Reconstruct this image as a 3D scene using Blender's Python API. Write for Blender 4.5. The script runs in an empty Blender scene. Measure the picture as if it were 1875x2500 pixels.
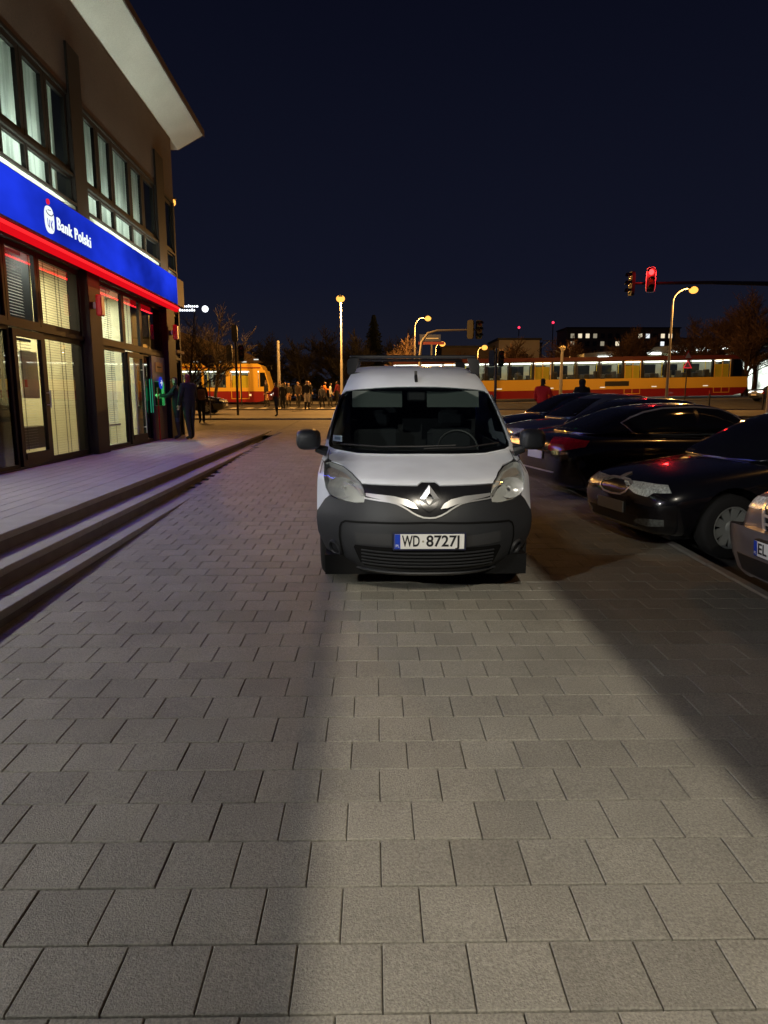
import bpy, bmesh, math, random
from mathutils import Vector, Matrix
from mathutils.bvhtree import BVHTree

R = math.radians
rnd = random.Random(7)
SC = bpy.context.scene
COL = SC.collection
SLOPE = 0.0215                       # the whole place rises gently away from the camera
def gz(y, off=0.0):
    return SLOPE * min(y, 62.0) + off

# ------------------------------------------------------------------ camera
cd = bpy.data.cameras.new('camera'); cam = bpy.data.objects.new('camera', cd); COL.objects.link(cam)
cd.sensor_fit = 'VERTICAL'; cd.sensor_height = 36.0; cd.sensor_width = 27.0
cd.lens = 1650.0 / 2500.0 * 36.0
cd.clip_start = 0.05; cd.clip_end = 3000
cam.location = (0, 0, 1.64)
cam.rotation_euler = (R(90 - 9.631), 0, R(-0.770))
SC.camera = cam

# ------------------------------------------------------------------ sky (clear night, deep blue)
W = bpy.data.worlds.new('World'); SC.world = W; W.use_nodes = True
nt = W.node_tree; nt.nodes.clear()
wo = nt.nodes.new('ShaderNodeOutputWorld'); bg = nt.nodes.new('ShaderNodeBackground')
tc = nt.nodes.new('ShaderNodeTexCoord'); sx = nt.nodes.new('ShaderNodeSeparateXYZ'); rp = nt.nodes.new('ShaderNodeValToRGB')
nt.links.new(tc.outputs['Generated'], sx.inputs[0]); nt.links.new(sx.outputs['Z'], rp.inputs[0])
rp.color_ramp.elements[0].position = 0.0; rp.color_ramp.elements[0].color = (0.0110, 0.0118, 0.0190, 1)
rp.color_ramp.elements[1].position = 0.55; rp.color_ramp.elements[1].color = (0.0024, 0.0030, 0.0088, 1)
e = rp.color_ramp.elements.new(0.16); e.color = (0.0058, 0.0070, 0.0165, 1)
nt.links.new(rp.outputs[0], bg.inputs[0]); bg.inputs[1].default_value = 1.0
nt.links.new(bg.outputs[0], wo.inputs[0])

SC.view_settings.view_transform = 'Standard'; SC.view_settings.look = 'None'
SC.view_settings.exposure = 0.0; SC.view_settings.gamma = 1.0
SC.render.engine = 'CYCLES'
SC.cycles.use_denoising = True
SC.cycles.max_bounces = 7; SC.cycles.transparent_max_bounces = 24
SC.cycles.sample_clamp_indirect = 4.0; SC.cycles.sample_clamp_direct = 0.0
SC.cycles.caustics_reflective = False; SC.cycles.caustics_refractive = False

def light(name, kind, loc, color, power, parent=None, radius=0.1, target=None, size=None, spot=None, blend=0.3):
    l = bpy.data.lights.new(name, kind); l.color = color; l.energy = power
    if kind in ('POINT', 'SPOT'): l.shadow_soft_size = radius
    if kind == 'SPOT': l.spot_size = R(spot); l.spot_blend = blend
    if kind == 'AREA': l.shape = 'RECTANGLE'; l.size, l.size_y = size
    o = bpy.data.objects.new(name, l); COL.objects.link(o); o.location = loc
    if target is not None:
        o.rotation_euler = (Vector(target) - Vector(loc)).to_track_quat('-Z', 'Y').to_euler()
    o.parent = parent
    return o

SODIUM = (1.0, 0.47, 0.11)
WHITE_COOL = (0.93, 1.0, 0.95)

# ------------------------------------------------------------------ materials
MATS = {}
def mat(name, base=(.5, .5, .5), rough=.6, metal=0.0, emit=None, strength=0.0, coat=0.0, spec=.5,
        var=0.0, vscale=6.0, fine=0.0, fscale=250.0, bump=0.0, bscale=200.0, objvar=0.0, attr=None, flake=0.0):
    if name in MATS: return MATS[name]
    m = bpy.data.materials.new(name); m.use_nodes = True; MATS[name] = m
    t = m.node_tree; n = t.nodes; p = n['Principled BSDF']
    p.inputs['Roughness'].default_value = rough; p.inputs['Metallic'].default_value = metal
    p.inputs['Coat Weight'].default_value = coat; p.inputs['Coat Roughness'].default_value = .05
    p.inputs['Specular IOR Level'].default_value = spec
    p.inputs['Base Color'].default_value = (*base, 1)
    if emit is not None:
        p.inputs['Emission Color'].default_value = (*emit, 1); p.inputs['Emission Strength'].default_value = strength
    co = n.new('ShaderNodeTexCoord')
    src = None
    def noise(scale, detail=4):
        x = n.new('ShaderNodeTexNoise'); x.inputs['Scale'].default_value = scale; x.inputs['Detail'].default_value = detail
        g = n.new('ShaderNodeNewGeometry'); t.links.new(g.outputs['Position'], x.inputs['Vector']); return x
    def mul(sock, val_sock, lo, hi):
        mr = n.new('ShaderNodeMapRange'); mr.inputs['From Min'].default_value = 0.25 if val_sock.node.type == 'TEX_NOISE' else 0
        mr.inputs['From Max'].default_value = 0.75 if val_sock.node.type == 'TEX_NOISE' else 1
        mr.inputs['To Min'].default_value = lo; mr.inputs['To Max'].default_value = hi
        t.links.new(val_sock, mr.inputs['Value'])
        hx = n.new('ShaderNodeMix'); hx.data_type = 'RGBA'; hx.blend_type = 'MULTIPLY'; hx.inputs['Factor'].default_value = 1
        cmb = n.new('ShaderNodeCombineColor')
        for i in range(3): t.links.new(mr.outputs[0], cmb.inputs[i])
        if sock is None: hx.inputs[6].default_value = (*base, 1)
        else: t.links.new(sock, hx.inputs[6])
        t.links.new(cmb.outputs[0], hx.inputs[7]); return hx.outputs[2]
    if var: src = mul(src, noise(vscale).outputs[0], 1 - var, 1 + var)
    if fine: src = mul(src, noise(fscale, 2).outputs[0], 1 - fine, 1 + fine)
    if objvar:
        oi = n.new('ShaderNodeObjectInfo'); src = mul(src, oi.outputs['Random'], 1 - objvar, 1 + objvar)
    if attr:
        at = n.new('ShaderNodeAttribute'); at.attribute_name = attr[0]; src = mul(src, at.outputs['Fac'], 1 - attr[1], 1 + attr[1])
    if src is not None: t.links.new(src, p.inputs['Base Color'])
    if bump:
        b = n.new('ShaderNodeBump'); b.inputs['Strength'].default_value = bump; b.inputs['Distance'].default_value = .01
        t.links.new(noise(bscale, 3).outputs[0], b.inputs['Height']); t.links.new(b.outputs[0], p.inputs['Normal'])
    return m

def glass(name, tint=(1, 1, 1), rough=0.0, refl=1.0):
    if name in MATS: return MATS[name]
    m = bpy.data.materials.new(name); m.use_nodes = True; MATS[name] = m
    t = m.node_tree; n = t.nodes; n.clear()
    o = n.new('ShaderNodeOutputMaterial'); mx = n.new('ShaderNodeMixShader'); tr = n.new('ShaderNodeBsdfTransparent')
    gl = n.new('ShaderNodeBsdfGlossy'); fr = n.new('ShaderNodeFresnel'); fr.inputs[0].default_value = 1.5
    tr.inputs[0].default_value = (*tint, 1); gl.inputs['Roughness'].default_value = rough
    mm = n.new('ShaderNodeMath'); mm.operation = 'MULTIPLY'; mm.inputs[1].default_value = refl; mm.use_clamp = True
    ge = n.new('ShaderNodeNewGeometry'); sb_ = n.new('ShaderNodeMath'); sb_.operation = 'SUBTRACT'; sb_.inputs[0].default_value = 1.0
    m2 = n.new('ShaderNodeMath'); m2.operation = 'MULTIPLY'          # the far side of the pane does not reflect again
    t.links.new(ge.outputs['Backfacing'], sb_.inputs[1]); t.links.new(fr.outputs[0], mm.inputs[0])
    t.links.new(mm.outputs[0], m2.inputs[0]); t.links.new(sb_.outputs[0], m2.inputs[1]); t.links.new(m2.outputs[0], mx.inputs[0])
    t.links.new(tr.outputs[0], mx.inputs[1]); t.links.new(gl.outputs[0], mx.inputs[2]); t.links.new(mx.outputs[0], o.inputs[0])
    return m

def emitmat(name, col, strength, var=0.0, vscale=(1, 1, 1), lo=0.3):
    """a lit surface (lamp, lit window, backlit sign); var mottles it like curtains and things behind a pane"""
    if name in MATS: return MATS[name]
    m = bpy.data.materials.new(name); m.use_nodes = True; MATS[name] = m
    t = m.node_tree; n = t.nodes; n.clear()
    o = n.new('ShaderNodeOutputMaterial'); e = n.new('ShaderNodeEmission')
    e.inputs[0].default_value = (*col, 1); e.inputs[1].default_value = strength
    if var:
        g = n.new('ShaderNodeNewGeometry'); mp = n.new('ShaderNodeMapping'); mp.inputs['Scale'].default_value = vscale
        x = n.new('ShaderNodeTexNoise'); x.inputs['Scale'].default_value = 1.0; x.inputs['Detail'].default_value = 3
        mr = n.new('ShaderNodeMapRange'); mr.inputs['From Min'].default_value = .3; mr.inputs['From Max'].default_value = .7
        mr.inputs['To Min'].default_value = strength * lo; mr.inputs['To Max'].default_value = strength * (1 + var)
        t.links.new(g.outputs['Position'], mp.inputs[0]); t.links.new(mp.outputs[0], x.inputs['Vector'])
        t.links.new(x.outputs[0], mr.inputs[0]); t.links.new(mr.outputs[0], e.inputs[1])
    t.links.new(e.outputs[0], o.inputs[0]); return m

def paving_mat(name, base, **k):
    """concrete slab: speckled aggregate, mottled dirt, pale chewing-gum spots"""
    m = mat(name, base, **k)
    if 'gum' in m: return m
    m['gum'] = 1
    t = m.node_tree; n = t.nodes; p = n['Principled BSDF']
    src = p.inputs['Base Color'].links[0].from_socket
    g = n.new('ShaderNodeNewGeometry')
    v = n.new('ShaderNodeTexVoronoi'); v.inputs['Scale'].default_value = 1.5; v.inputs['Randomness'].default_value = 1
    t.links.new(g.outputs['Position'], v.inputs['Vector'])
    lt = n.new('ShaderNodeMath'); lt.operation = 'LESS_THAN'; lt.inputs[1].default_value = .022
    t.links.new(v.outputs['Distance'], lt.inputs[0])
    mx = n.new('ShaderNodeMix'); mx.data_type = 'RGBA'; mx.inputs[7].default_value = (.46, .44, .40, 1)
    ml = n.new('ShaderNodeMath'); ml.operation = 'MULTIPLY'; ml.inputs[1].default_value = .8
    t.links.new(lt.outputs[0], ml.inputs[0]); t.links.new(ml.outputs[0], mx.inputs['Factor']); t.links.new(src, mx.inputs[6])
    # dark stains
    s = n.new('ShaderNodeTexNoise'); s.inputs['Scale'].default_value = 2.3; s.inputs['Detail'].default_value = 6; s.inputs['Roughness'].default_value = .7
    t.links.new(g.outputs['Position'], s.inputs['Vector'])
    mr = n.new('ShaderNodeMapRange'); mr.inputs['From Min'].default_value = .60; mr.inputs['From Max'].default_value = .74
    mr.inputs['To Min'].default_value = 0; mr.inputs['To Max'].default_value = .42
    t.links.new(s.outputs[0], mr.inputs[0])
    m2 = n.new('ShaderNodeMix'); m2.data_type = 'RGBA'; m2.inputs[7].default_value = (.10, .095, .09, 1)
    t.links.new(mr.outputs[0], m2.inputs['Factor']); t.links.new(mx.outputs[2], m2.inputs[6]); t.links.new(m2.outputs[2], p.inputs['Base Color'])
    return m

SLAB = (.216, .202, .166)
M = dict(
    slab=paving_mat('slab_concrete', SLAB, rough=.72, var=.12, vscale=3.0, fine=.36, fscale=120, bump=.5, bscale=180, objvar=.11),
    slabf=paving_mat('slab_concrete_field', SLAB, rough=.72, var=.12, vscale=3.0, fine=.36, fscale=120, bump=.5, bscale=180, attr=('tint', .11)),
    joint=mat('joint_sand', (.030, .027, .022), rough=.9, fine=.3),
    asphalt=mat('asphalt', (.05, .048, .046), rough=.75, var=.2, vscale=1.5, fine=.35, fscale=120, bump=.4, bscale=150),
    kerb=mat('kerb_concrete', (.22, .21, .19), rough=.75, var=.15, vscale=4, fine=.2),
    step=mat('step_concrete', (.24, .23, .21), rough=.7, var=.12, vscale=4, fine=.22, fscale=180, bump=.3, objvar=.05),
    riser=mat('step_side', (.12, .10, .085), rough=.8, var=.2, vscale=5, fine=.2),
    tile=mat('terrace_tile', (.235, .225, .205), rough=.65, var=.10, vscale=3, fine=.2, fscale=160, bump=.25, objvar=.08),
    stucco=mat('brown_stucco', (.098, .064, .047), rough=.9, var=.12, vscale=1.2, fine=.25, fscale=60, bump=.5, bscale=70),
    frame=mat('dark_frame', (.006, .005, .0045), rough=.55, spec=.2),
    column=mat('brown_metal_column', (.010, .007, .006), rough=.6, var=.1, spec=.2),
    soffit=mat('soffit_render', (.60, .60, .55), rough=.85, var=.10, vscale=1.0, fine=.1, fscale=40),
    roofedge=mat('roof_edge', (.09, .06, .05), rough=.6),
    wallpale=mat('pale_wall_band', (.36, .38, .33), rough=.8, var=.08),
    black=mat('black_plastic', (.012, .012, .013), rough=.5),
    rubber=mat('rubber', (.008, .008, .008), rough=.85, fine=.2),
    darkmetal=mat('dark_metal', (.05, .05, .052), rough=.45, metal=.6),
    steel=mat('galvanised_steel', (.32, .31, .29), rough=.5, metal=.4, var=.15),
    chrome=mat('chrome', (.75, .75, .76), rough=.12, metal=1.0),
    white=mat('white_plate', (.75, .75, .72), rough=.4),
    plateblue=mat('plate_blue', (.01, .05, .45), rough=.4),
    platetext=mat('plate_text', (.01, .01, .012), rough=.5),
    redplastic=mat('red_plastic', (.45, .012, .015), rough=.35),
    skin=mat('skin', (.42, .26, .19), rough=.6),
    glassw=glass('window_glass', (.92, .95, .92), 0.0, 1.3),
    glassd=glass('dark_glass', (.30, .32, .32), 0.0, 1.6),
    clear=glass('lamp_glass', (.93, .94, .93), 0.02, 1.6),
)

# ------------------------------------------------------------------ mesh helpers
def link(name, me, m=None, parent=None, loc=None, rot=None):
    o = bpy.data.objects.new(name, me); COL.objects.link(o)
    if m is not None and not me.materials: me.materials.append(m)
    if parent is not None: o.parent = parent
    if loc is not None: o.location = loc
    if rot is not None: o.rotation_euler = rot
    return o
def empty(name, loc=(0, 0, 0), rot=(0, 0, 0)):
    o = bpy.data.objects.new(name, None); COL.objects.link(o); o.location = loc; o.rotation_euler = rot
    o.empty_display_size = .2
    return o
def tag(o, label=None, cat=None, group=None, kind=None):
    if label: o['label'] = label
    if cat: o['category'] = cat
    if group: o['group'] = group
    if kind: o['kind'] = kind
    return o
def copy_tree(o, parent=None):
    c = o.copy(); COL.objects.link(c); c.parent = parent
    for ch in list(o.children): copy_tree(ch, c)
    return c

class B:
    def __init__(s): s.v = []; s.f = []; s.mi = []
    def add(s, vs, fs, mi=0):
        k = len(s.v); s.v += [tuple(p) for p in vs]
        for f in fs: s.f.append(tuple(i + k for i in f)); s.mi.append(mi)
        return s
    def box(s, x0, x1, y0, y1, z0, z1, mi=0, ch=0.0):
        if ch:
            c = min(ch, (x1-x0)*.4, (y1-y0)*.4, (z1-z0)*.4); vs = []; 
            bm = bmesh.new(); bmesh.ops.create_cube(bm, size=1)
            for v in bm.verts: v.co = Vector(((x0+x1)/2+v.co.x*(x1-x0), (y0+y1)/2+v.co.y*(y1-y0), (z0+z1)/2+v.co.z*(z1-z0)))
            bmesh.ops.bevel(bm, geom=bm.edges[:], offset=c, segments=1, affect='EDGES', profile=.5)
            bm.verts.index_update(); s.add([v.co[:] for v in bm.verts], [[v.index for v in f.verts] for f in bm.faces], mi); bm.free(); return s
        vs = [(x0,y0,z0),(x1,y0,z0),(x1,y1,z0),(x0,y1,z0),(x0,y0,z1),(x1,y0,z1),(x1,y1,z1),(x0,y1,z1)]
        return s.add(vs, [(0,3,2,1),(4,5,6,7),(0,1,5,4),(1,2,6,5),(2,3,7,6),(3,0,4,7)], mi)
    def tube(s, pts, rad, n=8, mi=0, cap=True):
        pts = [Vector(p) for p in pts]; rs = rad if isinstance(rad, (list, tuple)) else [rad]*len(pts)
        rings = []; prev = None
        for i, p in enumerate(pts):
            d = (pts[min(i+1, len(pts)-1)] - pts[max(i-1, 0)]).normalized()
            if prev is None:
                a = Vector((0, 0, 1)) if abs(d.z) < .9 else Vector((1, 0, 0)); u = d.cross(a).normalized()
            else:
                u = (prev - d * prev.dot(d)).normalized()
            prev = u; w = d.cross(u)
            rings.append([p + (u*math.cos(2*math.pi*k/n) + w*math.sin(2*math.pi*k/n))*rs[i] for k in range(n)])
        vs = [v for r in rings for v in r]; fs = []
        for i in range(len(rings)-1):
            for k in range(n):
                a, b = i*n+k, i*n+(k+1) % n; fs.append((a, b, b+n, a+n))
        if cap: fs.append(tuple(range(n-1, -1, -1))); fs.append(tuple((len(rings)-1)*n+k for k in range(n)))
        return s.add(vs, fs, mi)
    def prism(s, poly, axis, a, b, mi=0):
        """polygon (2-D) swept from a to b along axis 'x' | 'y' | 'z'"""
        def P(p, t): return {'x': (t, p[0], p[1]), 'y': (p[0], t, p[1]), 'z': (p[0], p[1], t)}[axis]
        n = len(poly); vs = [P(p, a) for p in poly] + [P(p, b) for p in poly]
        fs = [tuple(range(n-1, -1, -1)), tuple(range(n, 2*n))] + [(i, (i+1) % n, (i+1) % n+n, i+n) for i in range(n)]
        return s.add(vs, fs, mi)
    def lathe(s, prof, axis='z', c=(0, 0, 0), n=24, mi=0):
        """profile of (radius, height) turned round an axis"""
        vs = []; fs = []
        for r, h in prof:
            for k in range(n):
                a = 2*math.pi*k/n; p = {'z': (r*math.cos(a), r*math.sin(a), h), 'x': (h, r*math.cos(a), r*math.sin(a)), 'y': (r*math.cos(a), h, r*math.sin(a))}[axis]
                vs.append((p[0]+c[0], p[1]+c[1], p[2]+c[2]))
        for i in range(len(prof)-1):
            for k in range(n): fs.append((i*n+k, i*n+(k+1) % n, (i+1)*n+(k+1) % n, (i+1)*n+k))
        fs.append(tuple(range(n-1, -1, -1))); fs.append(tuple((len(prof)-1)*n+k for k in range(n)))
        return s.add(vs, fs, mi)
    def sphere(s, c, r, n=12, mi=0, sc=(1, 1, 1)):
        vs = []; fs = []; m = n//2
        for i in range(m+1):
            t = math.pi*i/m
            for k in range(n):
                a = 2*math.pi*k/n; vs.append((c[0]+r*sc[0]*math.sin(t)*math.cos(a), c[1]+r*sc[1]*math.sin(t)*math.sin(a), c[2]+r*sc[2]*math.cos(t)))
        for i in range(m):
            for k in range(n): fs.append((i*n+k, (i+1)*n+k, (i+1)*n+(k+1) % n, i*n+(k+1) % n))
        return s.add(vs, fs, mi)
    def mesh(s, name, mats, smooth=False, recalc=True):
        me = bpy.data.meshes.new(name); me.from_pydata(s.v, [], s.f)
        for m in (mats if isinstance(mats, (list, tuple)) else [mats]): me.materials.append(m)
        if any(s.mi):
            for p, i in zip(me.polygons, s.mi): p.material_index = i
        if recalc:
            bm = bmesh.new(); bm.from_mesh(me); bmesh.ops.recalc_face_normals(bm, faces=bm.faces[:]); bm.to_mesh(me); bm.free()
        if smooth:
            for p in me.polygons: p.use_smooth = True
            me.set_sharp_from_angle(angle=R(smooth if smooth is not True else 40))
        me.update(); return me
    def build(s, name, mats, parent=None, loc=None, rot=None, smooth=False, recalc=True):
        return link(name, s.mesh(name, mats, smooth, recalc), None, parent, loc, rot)

def text_mesh(body, size, depth, shear=0.0, sx=1.0, bold=0.0, align='CENTER', space=1.0):
    c = bpy.data.curves.new('lettering', 'FONT'); c.body = body; c.size = size; c.extrude = depth; c.offset = bold
    c.align_x = align; c.space_character = space; c.align_y = 'CENTER'; c.resolution_u = 4
    o = bpy.data.objects.new('lettering', c); COL.objects.link(o)
    dg = bpy.context.evaluated_depsgraph_get(); me = bpy.data.meshes.new_from_object(o.evaluated_get(dg))
    bpy.data.objects.remove(o); bpy.data.curves.remove(c)
    for v in me.vertices: v.co.x *= sx
    return me

def letters(me, name, m, parent, loc, rot):
    """lay a line of text out as one object per character"""
    bm = bmesh.new(); bm.from_mesh(me); bm.verts.ensure_lookup_table(); seen = set(); isl = []
    for v in bm.verts:
        if v.index in seen: continue
        st = [v]; seen.add(v.index); grp = []
        while st:
            q = st.pop(); grp.append(q.index)
            for e in q.link_edges:
                w = e.other_vert(q)
                if w.index not in seen: seen.add(w.index); st.append(w)
        xs = [bm.verts[i].co.x for i in grp]; isl.append([min(xs), max(xs), set(grp)])
    isl.sort(key=lambda t: t[0]); out = []
    for a, b, g in isl:
        if out and min(b, out[-1][1])-max(a, out[-1][0]) > .5*min(b-a, out[-1][1]-out[-1][0]): out[-1][1] = max(b, out[-1][1]); out[-1][2] |= g
        else: out.append([a, b, g])
    for a, b, g in out:
        idx = sorted(g); mp = {i: k for k, i in enumerate(idx)}; mm = bpy.data.meshes.new(name)
        mm.from_pydata([bm.verts[i].co[:] for i in idx], [], [[mp[v.index] for v in f.verts] for f in bm.faces if f.verts[0].index in g])
        mm.materials.append(m); link(name, mm, None, parent, loc, rot)
    bm.free()

def poly_patch(poly, step, fn, skirt=0.012, holes=None):
    """fill a 2-D outline with a fine grid, put every vertex on a surface with fn(a, b) -> (point, normal); rim turned back by skirt"""
    bm = bmesh.new()
    vs = [bm.verts.new((p[0], p[1], 0)) for p in poly]
    edges = [bm.edges.new((vs[i], vs[(i+1) % len(vs)])) for i in range(len(vs))]
    for h in holes or []:
        hv = [bm.verts.new((p[0], p[1], 0)) for p in h]
        edges += [bm.edges.new((hv[i], hv[(i+1) % len(hv)])) for i in range(len(hv))]
    bmesh.ops.triangle_fill(bm, use_beauty=True, use_dissolve=False, edges=edges)
    st = step if isinstance(step, (tuple, list)) else (step, step)
    for ax in (0, 1):
        lo = min(p[ax] for p in poly); hi = max(p[ax] for p in poly); k = math.ceil(lo/st[ax])
        while k*st[ax] < hi:
            co = [0, 0, 0]; no = [0, 0, 0]; co[ax] = k*st[ax]; no[ax] = 1
            bmesh.ops.bisect_plane(bm, geom=bm.verts[:]+bm.edges[:]+bm.faces[:], dist=1e-5, plane_co=co, plane_no=no); k += 1
    bmesh.ops.remove_doubles(bm, verts=bm.verts[:], dist=1e-5)
    rim = [e for e in bm.edges if len(e.link_faces) == 1]
    back = {}
    for v in bm.verts:
        p, nrm = fn(v.co.x, v.co.y); v.co = p; back[v] = (p, nrm)
    if skirt:
        ext = bmesh.ops.extrude_edge_only(bm, edges=rim)
        for g in ext['geom']:
            if isinstance(g, bmesh.types.BMVert):
                old = [e.other_vert(g) for e in g.link_edges if e.other_vert(g) in back]
                nn = back[old[0]][1] if old else Vector((0, 0, 0)); g.co = g.co - nn*skirt
    bmesh.ops.recalc_face_normals(bm, faces=bm.faces[:])
    me = bpy.data.meshes.new('panel'); bm.to_mesh(me); bm.free()
    for p in me.polygons: p.use_smooth = True
    me.set_sharp_from_angle(angle=R(50))
    return me

def apply_mods(o):
    dg = bpy.context.evaluated_depsgraph_get(); me = bpy.data.meshes.new_from_object(o.evaluated_get(dg))
    o.modifiers.clear(); o.data = me; return me

# ================================================================== GROUND
def sheet(name, x0, x1, ys, off, m, kind='structure'):
    b = B(); n = len(ys)
    vs = [(x, y, gz(y, off)) for y in ys for x in (x0, x1)]
    b.add(vs, [(2*i, 2*i+1, 2*i+3, 2*i+2) for i in range(n-1)])
    o = b.build(name, m); tag(o, kind=kind); return o
sheet('ground', -900, 900, (-60, 62, 900), -.11, M['asphalt'])
pave = empty('pavement'); tag(pave, kind='structure')
bed = B(); YS = (-7.5, 30.4)
bed.add([(-2.46, YS[0], gz(YS[0], -.016)), (3.02, YS[0], gz(YS[0], -.016)), (3.02, YS[1], gz(YS[1], -.016)), (-2.46-.0245*30, YS[1], gz(YS[1], -.016))], [(0, 1, 2, 3)])
bed.build('joint_bed', M['joint'], pave)
SW, SL_, GAP = .2495, .2303, .0036
def slab_mesh():
    b = B(); w, l, c = (SW-GAP)/2, (SL_-GAP*2.0)/2, .003
    b.add([(-w, -l, -.022), (w, -l, -.022), (w, l, -.022), (-w, l, -.022), (-w, -l, -c), (w, -l, -c), (w, l, -c), (-w, l, -c),
           (-w+c, -l+c, 0), (w-c, -l+c, 0), (w-c, l-c, 0), (-w+c, l-c, 0)],
          [(0, 1, 5, 4), (1, 2, 6, 5), (2, 3, 7, 6), (3, 0, 4, 7), (4, 5, 9, 8), (5, 6, 10, 9), (6, 7, 11, 10), (7, 4, 8, 11), (8, 9, 10, 11)])
    return b
sb = slab_mesh(); sme = sb.mesh('slab', M['slab'])
slabs = []
for k in range(-38, 126):
    yc = 1.542 + SL_*(k+.5)
    if yc > YS[1]-.1: break
    off = .018 if k % 2 == 0 else -.1075
    xl = -2.43 - .0245*max(yc, 0) if yc < 27 else -2.43-.0245*27
    for j in range(-16, 16):
        xc = off + SW*(j+.5)
        if xc - SW/2 < xl-.36 or xc + SW/2 > 3.03: continue
        slabs.append((xc, yc))
def in_view(x, y):
    return y > 1.35 and abs(x) < .62*y+.35
order = sorted((s for s in slabs if in_view(*s)), key=lambda s: s[1]*s[1]+s[0]*s[0])
single = set(order[:300])
field = B(); tints = []
th = math.atan(SLOPE)
for (x, y) in slabs:
    dz = rnd.uniform(-.0014, .0014); tx = rnd.uniform(-.004, .004); ty = rnd.uniform(-.004, .004); rz = rnd.uniform(-.004, .004)
    if (x, y) in single:
        link('slab', sme, None, pave, (x, y, gz(y, dz)), (th+tx, ty, rz))
    else:
        m_ = Matrix.Translation((x, y, gz(y, dz))) @ Matrix.Rotation(th+tx, 4, 'X') @ Matrix.Rotation(ty, 4, 'Y') @ Matrix.Rotation(rz, 4, 'Z')
        field.add([m_ @ Vector(v) for v in sb.v], sb.f); tints += [rnd.random()]*len(sb.v)
for k in range(-38, 126):            # half slabs close every second row at the kerb
    yc = 1.542 + SL_*(k+.5)
    if k % 2 == 0 or yc > YS[1]-.1: continue
    field.add([(v[0]*.49+2.950, v[1]+yc, v[2]+gz(yc+v[1])) for v in sb.v], sb.f); tints += [rnd.random()]*len(sb.v)
fo = field.build('slab_field', M['slabf'], pave); tag(fo, kind='stuff')
at_ = fo.data.attributes.new('tint', 'FLOAT', 'POINT'); at_.data.foreach_set('value', tints)

# kerb along the parking bays
kb = empty('kerb', (0, 0, 0)); tag(kb, kind='structure')
kme = B().box(-.05, .05, -.495, .495, -.14, .004, ch=.012).mesh('kerb_stone', M['kerb'])
y = -6.5
while y < 30.2:
    link('kerb_stone', kme, None, kb, (3.085, y, gz(y)), (th, 0, rnd.uniform(-.003, .003))); y += 1.0
# far kerbs and pavement edge beyond the square
for (yk, x0, x1) in ((30.55, -14, 26), (41.9, -26, 40)):
    b_ = B()
    k2 = empty('kerb'); tag(k2, kind='structure')
    fk = B().box(-.745, .745, -.075, .075, -.1, .06, ch=.015).mesh('kerb_stone', M['kerb'])
    x = x0
    while x < x1:
        link('kerb_stone', fk, None, k2, (x, yk, gz(yk, .0))); x += 1.5
sheet('terrace_ground', -16, -3.2, (21.5, 30.47), -.006, M['slabf'])
sheet('footpath', -16, 3.0, (30.63, 34.2), .004, M['kerb'])
sheet('crossing_pavement', -26, 40, (34.2, 41.82), -.03, mat('old_paving', (.17, .155, .14), rough=.75, var=.25, vscale=.8, fine=.3, fscale=40))
def gz2(x, y, off=0.0):              # the tram line climbs to the right
    t = max(0.0, min(1.0, (y-44)/8)); return gz(y, off) + .019*max(0.0, x-8)*t*t*(3-2*t)
def sheet2(name, xs, ys, off, m):
    b = B(); n = len(xs); b.add([(x, y, gz2(x, y, off)) for y in ys for x in xs], [(j*n+i, j*n+i+1, (j+1)*n+i+1, (j+1)*n+i) for j in range(len(ys)-1) for i in range(n-1)])
    tag(b.build(name, m), kind='structure')
sheet2('road', [-60, 0, 8, 20, 40, 90], [41.98+i*1.378 for i in range(9)], -.06, M['asphalt'])
sheet2('verge', [-60, 0, 8, 20, 40, 90], [60.0, 75.0, 120.0], -.05, mat('dead_grass', (.075, .07, .035), rough=.9, var=.4, vscale=1.2, fine=.4, fscale=12))
sheet2('tram_bed', [-60, 0, 8, 20, 40, 90], (53.0, 56, 60.0), -.04, mat('track_concrete', (.13, .12, .11), rough=.8, var=.2, vscale=.6, fine=.2))
for i_, yr in enumerate((54.0, 55.45, 57.4, 58.85)):
    r_ = B().add([(x, yr+dy, gz2(x, yr, -.03+dz)) for dz in (0, .03) for dy in (-.035, .035) for x in (-55, 8, 85)], [(0, 1, 7, 6), (1, 2, 8, 7), (6, 7, 10, 9), (7, 8, 11, 10), (3, 4, 10, 9), (4, 5, 11, 10), (0, 1, 4, 3), (1, 2, 5, 4)]).build('tram_rail', M['steel'])
    tag(r_, ['steel tram rail nearest the square', 'second steel tram rail from the square', 'third steel tram rail from the square', 'steel tram rail farthest from the square'][i_], 'rail')
for xk in range(-3, 8):       # zebra stripes of the far crossing
    s_ = B().box(-8.6+xk*.95, -8.6+xk*.95+.48, 42.6, 46.4, 0, .004)
    for i, v in enumerate(s_.v): s_.v[i] = (v[0], v[1], gz(v[1], -.056)+v[2])
    s_.build('crossing_stripe', mat('road_paint', (.55, .54, .50), rough=.6, var=.25, vscale=6), bpy.data.objects['road'])

# ================================================================== TERRACE AND STEPS (in the frame of the bank)
ANG = .0245
BANK = (0, 0, 0); BROT = (0, 0, ANG)
PZ = .513
terr = empty('terrace', BANK, BROT); tag(terr, kind='structure')
B().box(-12.0, -3.005, -7, 27.5, -.3, PZ-.034).build('terrace_base', M['riser'], terr)
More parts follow.
